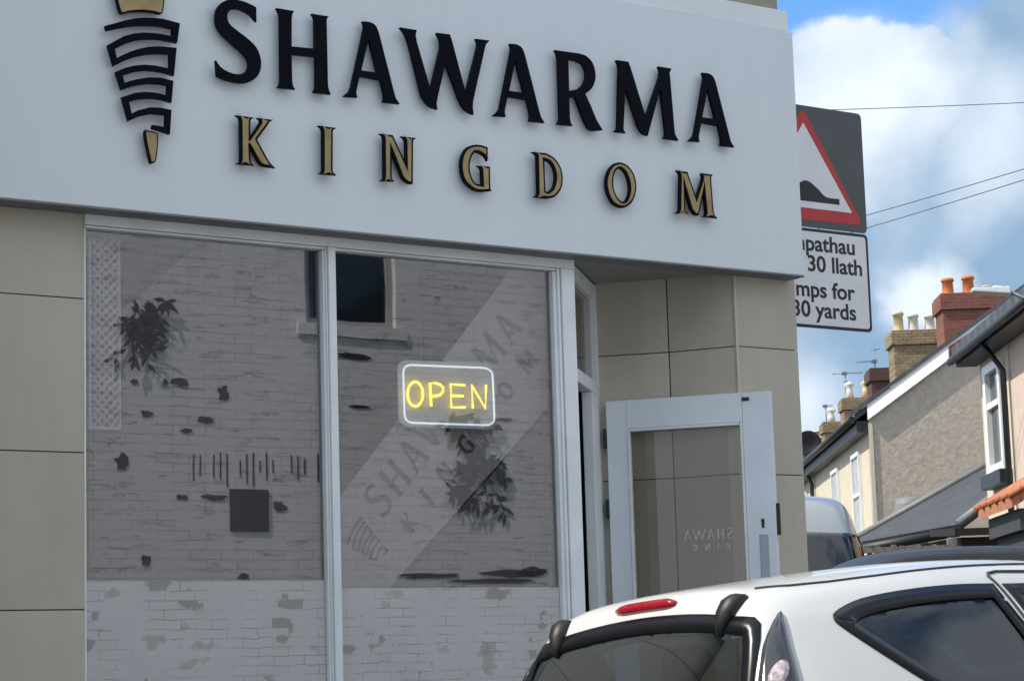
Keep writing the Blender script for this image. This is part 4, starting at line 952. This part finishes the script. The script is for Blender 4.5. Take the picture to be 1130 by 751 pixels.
def house(v0, v1, wall, roofm, label, chim=None, windows=(), ):
    t = thing('terraced_house', label, 'house', at_street(U0, v0), RZ, 'terraced houses along the side street')
    w = v1-v0-.006
    b = MB().mat(wall); b.box(.0, .22, .205, w-.205, 0, EAVE+.05); b.box(9-.22, 9, 0, w, 0, EAVE-.05)
    k = RISE/HALF
    for ya, yb in ((.0, .2), (w-.2, w)):
        b.mat('roughcast' if wall != 'roughcast' else wall)
        b.prism([(.0, ya+.001, 0), (8.778, ya+.001, 0), (8.778, ya+.001, EAVE-.02), (4.5, ya+.001, EAVE+RISE-.03), (.0, ya+.001, EAVE-.03)], (0, yb-ya-.002, 0))
    b.build('wall', parent=t)
    house_roof(t, w, roofm)
    b = MB(); b.tube([(-.27, 0, EAVE-.14), (-.27, w, EAVE-.14)], .06, 8); b.build('gutter', 'gutter', t)
    b = MB(); b.box(-.20, -.002, .003, w-.003, EAVE-.34, EAVE-.16); b.build('fascia_board', 'gutter', t)
    b = MB(); b.tube([(-.2, w-.25, EAVE-.2), (-.07, w-.25, EAVE-.5), (-.07, w-.25, .2)], .04, 8); b.build('downpipe', 'gutter', t)
    for y0, y1, z0, z1 in windows:
        b = MB().mat('white_upvc'); f_ = .07
        b.box(-.05, -.002, y0, y1, z1-f_, z1); b.box(-.05, -.002, y0, y1, z0, z0+f_); b.box(-.05, -.002, y0, y0+f_, z0+f_, z1-f_); b.box(-.05, -.002, y1-f_, y1, z0+f_, z1-f_)
        b.box(-.05, -.002, y0+f_, y1-f_, (z0+z1)/2-.03, (z0+z1)/2+.03)
        wn = b.build('window', parent=t); b = MB(); b.box(-.02, -.004, y0+f_, y1-f_, z0+f_, z1-f_); b.build('pane', 'net_curtain', wn)
        b = MB(); b.box(-.12, -.003, y0-.08, y1+.08, z0-.10, z0-.003); b.build('sill', 'cream', wn)
    if chim: chimney(t, *chim)
    return t, w
WN = [(1.2, 2.2, 3.2, 4.6), (4.2, 5.2, 3.2, 4.6), (1.2, 2.6, .9, 2.3)]
V = [36, 44.4, 51, 58, 64.6, 71, 77.6, 84.2]
names = ['end terrace house with a bare grey roughcast gable and white barge strip', 'second terrace house, its tall red brick chimney with two orange pots', 'third terrace house, its weathered buff chimney with pale pots',
         'fourth terrace house, its squat dark chimney with one orange pot', 'fifth terrace house, its buff chimney with two cowled pots', 'sixth terrace house, its low pale chimney behind the satellite dish', 'farthest terrace house by the shop pier, with the lowest chimney']
zc = lambda y, v: sp(1000, y, v).z
ch_defs = [None,
    (4.42, 6.2, 1.50, 1.0, 6.6, zc(328, 51)-.08, 'brick_red', [(-.52, .42, 'pot_orange', 0), (-.06, .46, 'pot_orange', 0), (.34, .22, 'pot_buff', 0), (.58, .2, 'pot_white', 0)]),
    (4.30, 6.6, 1.45, 1.0, 6.6, zc(366, 58)-.08, 'brick_buff', [(-.50, .55, 'pot_buff', 0), (-.12, .48, 'pot_white', 0), (.30, .45, 'pot_white', 0)]),
    (4.62, 6.2, 1.50, 1.0, 6.4, zc(409, 64.6), 'brick_dark', [(.26, .42, 'pot_orange', 0)]),
    (4.40, 6.0, 1.10, .9, 6.4, zc(440, 71), 'brick_buff', [(-.28, .55, 'pot_white', 1), (.22, .58, 'pot_buff', 1)]),
    (4.55, 6.2, 1.15, .9, 6.2, zc(465, 77.6), 'brick_buff', [(-.25, .5, 'pot_white', 1), (.2, .35, 'pot_buff', 0)]),
    (4.50, 6.2, 1.1, .9, 6.2, zc(482, 84.2), 'brick_dark', [(0, .3, 'pot_buff', 0)])]
for i in range(7):
    wl = ['cream', 'cream', 'pinkish', 'cream', 'cream', 'pinkish', 'cream'][i]
    t, w = house(V[i], V[i+1], wl, 'slate', names[i], ch_defs[i], WN)
    if i == 0:
        k = RISE/HALF
        b = MB().mat('white_upvc'); b.hexa([(-.02, -.085, EAVE-.15), (4.5, -.085, EAVE+RISE-.12), (4.5, -.004, EAVE+RISE-.12), (-.02, -.004, EAVE-.15), (-.02, -.02, EAVE+.09), (4.5, -.02, EAVE+RISE+.10), (4.5, -.004, EAVE+RISE+.10), (-.02, -.004, EAVE+.09)]); b.build('barge_board', parent=t)
        b = MB().mat('slate'); b.prism([(-.3, -.05, EAVE-.09), (4.5, -.05, EAVE+RISE+.105), (4.5, -.05, EAVE+RISE+.165), (-.3, -.05, EAVE-.02)], (0, .05, 0)); b.build('verge', parent=t)
        b = MB().mat('cream'); b.box(-.012, .05, -.03, -.002, 0, EAVE-.2); b.build('corner_quoin', parent=t)
# aerials on the chimneys
def aerial(px_, py_top, py_base, v, label, arms):
    a = sp(px_, py_base, v); c = sp(px_, py_top, v); q = STREET @ Vector((a.x, v, a.z))
    t = thing('tv_aerial', label, 'aerial', tuple(q), RZ, 'television aerials on the chimneys')
    hgt = c.z-a.z; sc_ = v/2500
    b = MB(); b.tube([(0, 0, -.3), (0, 0, hgt)], .018, 6); b.build('mast', 'aerial', t)
    for dy, xl, xr_, nrod in arms:
        b = MB(); z = hgt-dy*sc_; b.tube([(xl*sc_, 0, z), (xr_*sc_, 0, z+.02)], .014, 6)
        for i in range(nrod):
            x = (xl+(xr_-xl)*(i+.5)/nrod)*sc_; b.tube([(x, -.22, z), (x, .22, z)], .007, 5); 
        b.box(-.09, .06, -.06, .06, z-.04, z+.05) if nrod else None
        b.build('antenna', 'aerial', t)
aerial(966, 384, 412, 64.6, 'tall two armed aerial mast left of the dark brick chimney', [(2, -4, 6, 0), (15, -22, 1, 6), (24, -6, 1, 3)])
aerial(988, 388, 409, 64.0, 'short aerial mast beside the orange pot on the dark chimney', [(5, -2, 3, 0)])
aerial(934, 410, 442, 71, 'long armed aerial mast at the left of the cowled buff chimney', [(2, -14, 20, 8), (11, -3, 3, 0)])
aerial(912, 447, 466, 77.6, 'low aerial mast on the pale chimney nearest the shop pier', [(1, -4, 8, 3)])
# satellite dish on the terrace front
dq_ = sp(892, 489, 70); q = STREET @ Vector((dq_.x, 70, dq_.z))
t = thing('satellite_dish', 'dark round satellite dish high on the terrace beside the shop pier', 'satellite dish', tuple(q), RZ)
b = MB(); b.lathe((0, 0, 0), [(.02, .10), (.22, .07), (.36, .015), (.40, -.03), (.385, -.035), (.2, .05), (.02, .08)], 24, 'y'); b.build('dish', 'black_plastic', t)
b = MB(); b.tube([(0, .08, 0), (.3, .2, -.2), (1.2, .3, -.2)], .025, 6); b.build('arm', 'black_plastic', t)

# ------------------------------------------------------------------ nearer house on the right
VN0, VN1 = 19.5, 27.0; UN = sp(1085, 450, 27).x
hn = thing('house', 'pinkish rendered house at the right edge with a tall white sash window', 'house', at_street(UN, VN0), RZ)
w = VN1-VN0; en = sp(1078, 388, 27).z
b = MB().mat('pinkish'); b.box(0, .22, 0, w-.42, 0, en); b.box(.222, 8, 0, .2, 0, en); b.box(.222, 8, w-.2, w, 0, en); b.box(7.8, 8, .2, w-.2, 0, en)
b.mat('cream'); b.box(-.012, .22, w-1.75, w, 0, en-.002); b.build('wall', parent=hn)
b = MB().mat('slate'); k = .62
b.prism([(-.30, -.2, en-.30*k+.16), (4, -.2, en+4*k+.16), (8.3, -.2, en-.30*k+.16), (8.3, -.2, en-.30*k+.27), (4, -.2, en+4*k+.28), (-.30, -.2, en-.30*k+.27)], (0, w+.4, 0)); b.build('roof', parent=hn)
b = MB().mat('brick_red'); b.prism([(-.33, w+.2, en-.30*k+.13), (4, w+.2, en+4*k+.13), (4, w+.2, en+4*k+.30), (-.33, w+.2, en-.30*k+.29)], (0, .06, 0)); b.build('verge_tiles', parent=hn)
b = MB().mat('gutter'); b.box(-.27, -.015, -.15, w+.15, en-.16, en-.05); b.tube([(-.33, -.2, en-.09), (-.33, w+.2, en-.09)], .048, 8); b.build('gutter', parent=hn)
dpv = VN1*(1085-619)/(1117-619)-VN0
b = MB(); b.tube([(-.3, dpv, en-.12), (-.08, dpv, en-.45), (-.08, dpv, .2)], .036, 8); b.build('downpipe', 'gutter', hn)
y0 = VN1*(1085-619)/(1112.5-619)-VN0; y1 = VN1*(1085-619)/(1094-619)-VN0; z0 = sp(1103, 521, 26).z; z1 = sp(1103, 400, 26).z
b = MB().mat('white_upvc'); f_ = .10
b.box(-.09, -.014, y0, y1, z1-f_, z1); b.box(-.09, -.014, y0, y1, z0, z0+f_); b.box(-.09, -.014, y0, y0+f_, z0+f_, z1-f_); b.box(-.09, -.014, y1-f_*1.6, y1, z0+f_, z1-f_); b.box(-.08, -.014, y0+f_, y1-f_*1.6, (z0+z1)/2+.12, (z0+z1)/2+.19)
wn = b.build('window', parent=hn); b = MB(); b.box(-.03, -.016, y0+f_, y1-f_*1.6, z0+f_, z1-f_); b.build('pane', 'house_glass', wn)
b = MB(); b.box(-.16, -.0145, y0-.1, y1+.1, z0-.16, z0-.004); b.build('sill', 'gutter', wn)
# orange tiled porch roof low on its street side
pq = sp(1086, 571, 22); pr_ = sp(1130, 545, 22)
b = MB().mat('orange_tile'); sl_ = (pr_.z-pq.z)/(pr_.x-pq.x); x0_ = pq.x-UN; ya = 22-VN0-1.4; yb = 22-VN0+.3
b.prism([(x0_, ya, pq.z), (-.014, ya, pq.z-sl_*x0_), (-.014, ya, pq.z-sl_*x0_+.10), (x0_, ya, pq.z+.09)], (0, yb-ya, 0))
pc = b.build('porch_roof', parent=hn); 
b = MB().mat('orange_tile')
for i in range(6): yy = ya+(yb-ya)*i/5; b.tube([(x0_-.03, yy, pq.z+.10), (-.015, yy, pq.z-sl_*x0_+.11)], .032, 8)
b.build('ridge_tiles', parent=pc)
b = MB().mat('gap'); b.box(x0_+.08, -.014, ya+.08, yb-.08, pq.z-.20, pq.z-.004); b.box(x0_+.15, -.02, ya+.12, yb-.12, 0, pq.z-.202); b.build('porch', parent=hn)

# ------------------------------------------------------------------ slate roofed outbuilding between the two houses
A_, B_, C_, D_ = sp(1094, 511, 33.5), sp(944, 595, 33.5), sp(1057, 578, 29), sp(1096, 548, 29)
B2 = sp(945, 598, 29.0)
ob = thing('outbuilding', 'low outbuilding with a broad blue grey slate roof below the roughcast gable', 'outbuilding', at_street(B_.x, 29), RZ)
off = Vector((B_.x, 29, 0))
def rel(p): return Vector(p)-off
B3 = Vector((B2.x+.02, 29.0, B2.z))
b = MB().mat('slate_blue')
vs = [rel(A_), rel(B_), rel(B3), rel(C_), rel(D_)]
b.prism(vs, (0, 0, -.10)); rf_ = b.build('roof', parent=ob)
b = MB(); b.tube([rel(A_)+Vector((0, 0, .02)), rel(B_)+Vector((0, 0, .02))], .05, 8); b.build('ridge', 'lead', rf_); b = MB(); b.tube([rel(C_), rel(D_)], .06, 8); b.build('ridge', 'lead', rf_)
b = MB(); b.tube([rel(B3)+Vector((-.05, -.06, -.10)), rel(C_)+Vector((0, -.06, -.10))], .06, 8); b.build('gutter', 'gutter', ob)
b = MB().mat('wood_grey'); x_a, x_b = rel(B3).x+.1, rel(D_).x
b.prism([(x_a, .15, 0), (x_b, .15, 0), (x_b, .15, rel(C_).z-.2), (rel(C_).x, .15, rel(C_).z-.16), (x_a, .15, rel(B3).z-.16)], (0, 4.0, 0)); b.build('wall', parent=ob)
vq_ = sp(1029, 552, 33.9)
dome = thing('roof_vent', 'small dark domed vent standing above the slate outbuilding roof', 'roof vent', at_street(sp(1007, 560, 34).x, 34.2), RZ)
zv = sp(1007, 575, 34.2).z; zv2 = sp(1007, 548, 34.2).z
b = MB(); b.lathe((0, 0, 0), [(.24, 0), (.24, zv2-.12), (.2, zv2-.03), (.08, zv2)], 16); b.build('vent_stack', 'lead', dome)
# weathered lattice fence and a black block in place of the shaded opening beside it
fa, fb_ = sp(948, 604, 24), sp(1052, 596, 24)
fn = thing('fence', 'weathered grey slatted fence panel below the slate outbuilding roof', 'fence', at_street(fa.x, 24), RZ)
b = MB().mat('wood_grey'); L0 = fb_.x-fa.x; zf = fa.z
b.box(0, L0, -.02, .02, zf-.06, zf); b.build('rail', parent=fn); b = MB().mat('wood_grey'); b.box(0, L0, -.02, .02, .3, .4); b.build('rail', parent=fn)
b = MB().mat('wood_grey'); k = 0
while k < L0-.06: b.box(k, k+.055, .022, .04, .1, zf+random.uniform(-.02, .06)); k += .085
b.build('slats', parent=fn)
for x in (0, L0): b = MB(); b.box(x-.05, x+.05, .045, .14, 0, zf+.08); b.build('post', 'wood_grey', fn, bevel=.01)
sa, sb = sp(1056, 580, 24.5), sp(1108, 580, 24.5)
sh = thing('shade_block', 'black block standing for dark shade between the fence panel and the orange porch roof', 'shade_block', at_street(sa.x, 24.5), RZ)
b = MB().mat('shade_dark'); w_ = sb.x-sa.x; zs = sa.z
b.box(.04, w_-.04, .05, 1.5, 0, zs-.12); b.build('wall', parent=sh); b = MB(); b.hexa([(-.04, -.08, zs-.11), (w_+.04, -.08, zs-.11), (w_+.04, 1.6, zs-.02), (-.04, 1.6, zs-.02), (-.04, -.08, zs-.03), (w_+.04, -.08, zs-.03), (w_+.04, 1.6, zs+.06), (-.04, 1.6, zs+.06)]); b.build('roof', 'shade_dark', sh)  # body and sloping top of the shade block

# ------------------------------------------------------------------ street lamp, overhead cables
lv = 19; la, lb = sp(1072, 320, lv), sp(1114, 321, lv); lc = sp(1168, 350, lv)
lm = thing('street_lamp', 'pale street lamp head on a curved arm in front of the red brick chimney', 'street lamp', at_street(lc.x, lv), RZ)
b = MB(); b.tube([(0, 0, 0), (0, 0, 1.2), (0, 0, lc.z)], [.06, .055, .04], 12); b.build('column', 'galv', lm)
b = MB(); b.tube([(0, 0, lc.z-.02), (-.06, 0, lc.z+.12), (-.2, 0, sp(1145, 334, lv).z), (sp(1130, 329, lv).x-lc.x, 0, sp(1130, 329, lv).z), (lb.x-lc.x-.01, 0, lb.z)], .016, 8); b.build('arm', 'galv', lm)
xa, xb = la.x-lc.x, lb.x-lc.x
b = MB(); b.hexa([(xa, -.06, la.z-.02), (xb, -.08, lb.z-.035), (xb, .08, lb.z-.035), (xa, .06, la.z-.02), (xa, -.05, la.z+.015), (xb, -.06, lb.z+.035), (xb, .06, lb.z+.035), (xa, .05, la.z+.015)]); b.build('lamp_head', 'lamp_white', lm, bevel=.012)
def cable(p, q, va, vb, label, r):
    a = sp(*p, va); c = sp(*q, vb); a = STREET @ a; c = STREET @ c; d = c-a
    b = MB(); n = 14; a0 = a-d*.6; c0 = c+d*.9; L_ = (c0-a0).length
    pts = [a0+(c0-a0)*(i/n)-Vector((0, 0, 1))*(4*(i/n)*(1-i/n))*L_*.004 for i in range(n+1)]
    b.tube([p_+Vector((0, 0, L_*.003)) for p_ in pts], r, 6); tag(b.build('overhead_cable', 'cable'), label, 'cable', 'overhead cables across the street')
cable((930, 121), (1130, 113), 26, 26, 'topmost overhead cable, level with the top of the hump sign', .0048)
cable((962, 236), (1130, 186), 24, 22, 'upper of the two close sloping overhead cables right of the hump sign', .0048)
cable((962, 250), (1130, 198), 24, 22, 'lower of the two close sloping overhead cables right of the hump sign', .0048)

# ------------------------------------------------------------------ white painted brick house across the road (seen in the shop windows)
YO = 9.6
def wp_(x, y): return fp(x, y, YO)                    # mirrored photo point on the wall: (X, z)
oph = thing('brick_house', 'white painted brick house wall reflected in the shop windows', 'house', (0, -YO, 0))
w0, w1 = wp_(340, 268), wp_(441, 362)
wx0, wx1, wz0, wz1 = w0.x, w1.x, w1.z, wp_(400, 268).z+.9
b = MB().mat('painted_brick'); X0, X1, ZT = -6, 26, 7.0; T = -.3
for x0, x1, z0_, z1_ in ((X0, wx0, 0, ZT), (wx1, X1, 0, ZT), (wx0, wx1, 0, wz0), (wx0, wx1, wz1, ZT)):
    b.box(x0, x1, T, 0, z0_, z1_)
b.mat('bare_brick')
rnd = random.Random(3)
def ragged(cx, cz, rx, rz_, n=11, d=.003):
    o = []
    for i in range(n):
        a = i*math.tau/n; k = rnd.uniform(.55, 1.15); o.append((cx+rx*k*math.cos(a), d, cz+rz_*k*math.sin(a)))
    b.prism(o, (0, .004, 0))
for x, y, rx, ry in ((138, 508, 11, 13), (152, 420, 6, 4), (165, 455, 9, 5), (203, 420, 13, 6), (250, 433, 7, 13), (232, 462, 12, 6), (312, 558, 10, 8), (165, 618, 8, 9), (272, 634, 8, 5), (210, 474, 9, 4), (186, 420, 4, 6),
                     (240, 548, 18, 5), (205, 548, 8, 4), (395, 392, 26, 5), (570, 632, 42, 6), (480, 634, 44, 4), (560, 462, 14, 3), (545, 640, 60, 4), (400, 448, 14, 3), (590, 630, 20, 7), (260, 740, 26, 8), (220, 720, 22, 10), (430, 700, 25, 8), (520, 668, 16, 5), (470, 720, 30, 8), (560, 710, 30, 9), (140, 690, 18, 4), (300, 710, 14, 5)):
    c = wp_(x, y); e = wp_(x+rx, y); h_ = abs(wp_(x, y+ry).z-c.z)
    ragged(c.x, c.z, abs(e.x-c.x)*.85, h_*.8, n=15)
for i in range(20):                                   # open joints of a soldier course over a blocked opening
    x = 218+i*7.2; c = wp_(x, 512+rnd.uniform(-3, 5)); hh = rnd.uniform(.04, .17)
    if rnd.random() < .75: b.box(c.x-.006, c.x+.006, .0005, .004+.0003*i, c.z-hh, c.z+hh*.8)
b.build('wall', parent=oph)
b = MB().mat('frame_grey'); f_ = .055
b.box(wx0, wx1, -.14, -.06, wz1-f_, wz1); b.box(wx0, wx1, -.14, -.06, wz0, wz0+f_); b.box(wx0, wx0+f_*1.3, -.14, -.06, wz0+f_, wz1-f_); b.box(wx1-f_, wx1, -.14, -.06, wz0+f_, wz1-f_)
wn = b.build('window', parent=oph); b = MB(); b.box(wx0+f_, wx1-f_, -.11, -.10, wz0+f_, wz1-f_); b.build('pane', 'house_glass', wn)
b = MB(); b.box(wx0-.1, wx1+.1, -.05, .025, wz0-.11, wz0-.002); b.build('sill', 'painted_brick', wn)
b = MB(); b.box(X0, X1, -.45, .12, ZT+.002, ZT+.25); b.build('parapet', 'kerb', oph)
g0, g1 = wp_(256, 538), wp_(300, 586)
b = MB().mat('vent'); b.box(g0.x, g1.x, .001, .018, g1.z, g0.z); ven = b.build('vent_hood', parent=oph, bevel=.01)
def shrub(px_, py_, sx, sz, n, label, lean):
    c = wp_(px_, py_); t = thing('wall_plant', label, 'plant', (c.x, -YO+.003, c.z), 0, 'plants rooted in the opposite brick wall')
    b = MB(); bl = MB()
    for i in range(n):
        a = rnd.uniform(-1, 1); tipv = Vector((lean*sx*rnd.uniform(.1, 1)+a*sx*.95, rnd.uniform(.02, .10), sz*rnd.uniform(-.8, 1.0)))
        tipv.y *= .5; mid = tipv*.5+Vector((0, .008, .1)); b.tube([(0, .0, 0), mid, tipv], [.008, .005, .002], 5)
        for j in range(9):
            tt = rnd.uniform(.3, 1.05); p = mid*(1-tt)+tipv*tt if tt > .5 else mid*tt*2
            d = Vector((rnd.uniform(-1, 1), rnd.uniform(-.03, .12), rnd.uniform(-1, .6))).normalized()*rnd.uniform(.09, .17); sd_ = d.cross(Vector((rnd.uniform(-.3, .3), 1, rnd.uniform(-.3, .3)))).normalized()*.022
            bl.face([p, p+d*.5+sd_, p+d, p+d*.5-sd_])
    b.build('stem', 'stem', t); bl.build('foliage', 'leaf', t)
shrub(168, 368, .26, .36, 15, 'small dark buddleia reflected in the left window', -.4)
shrub(522, 512, .36, .55, 28, 'larger drooping buddleia reflected below the neon sign', .3)
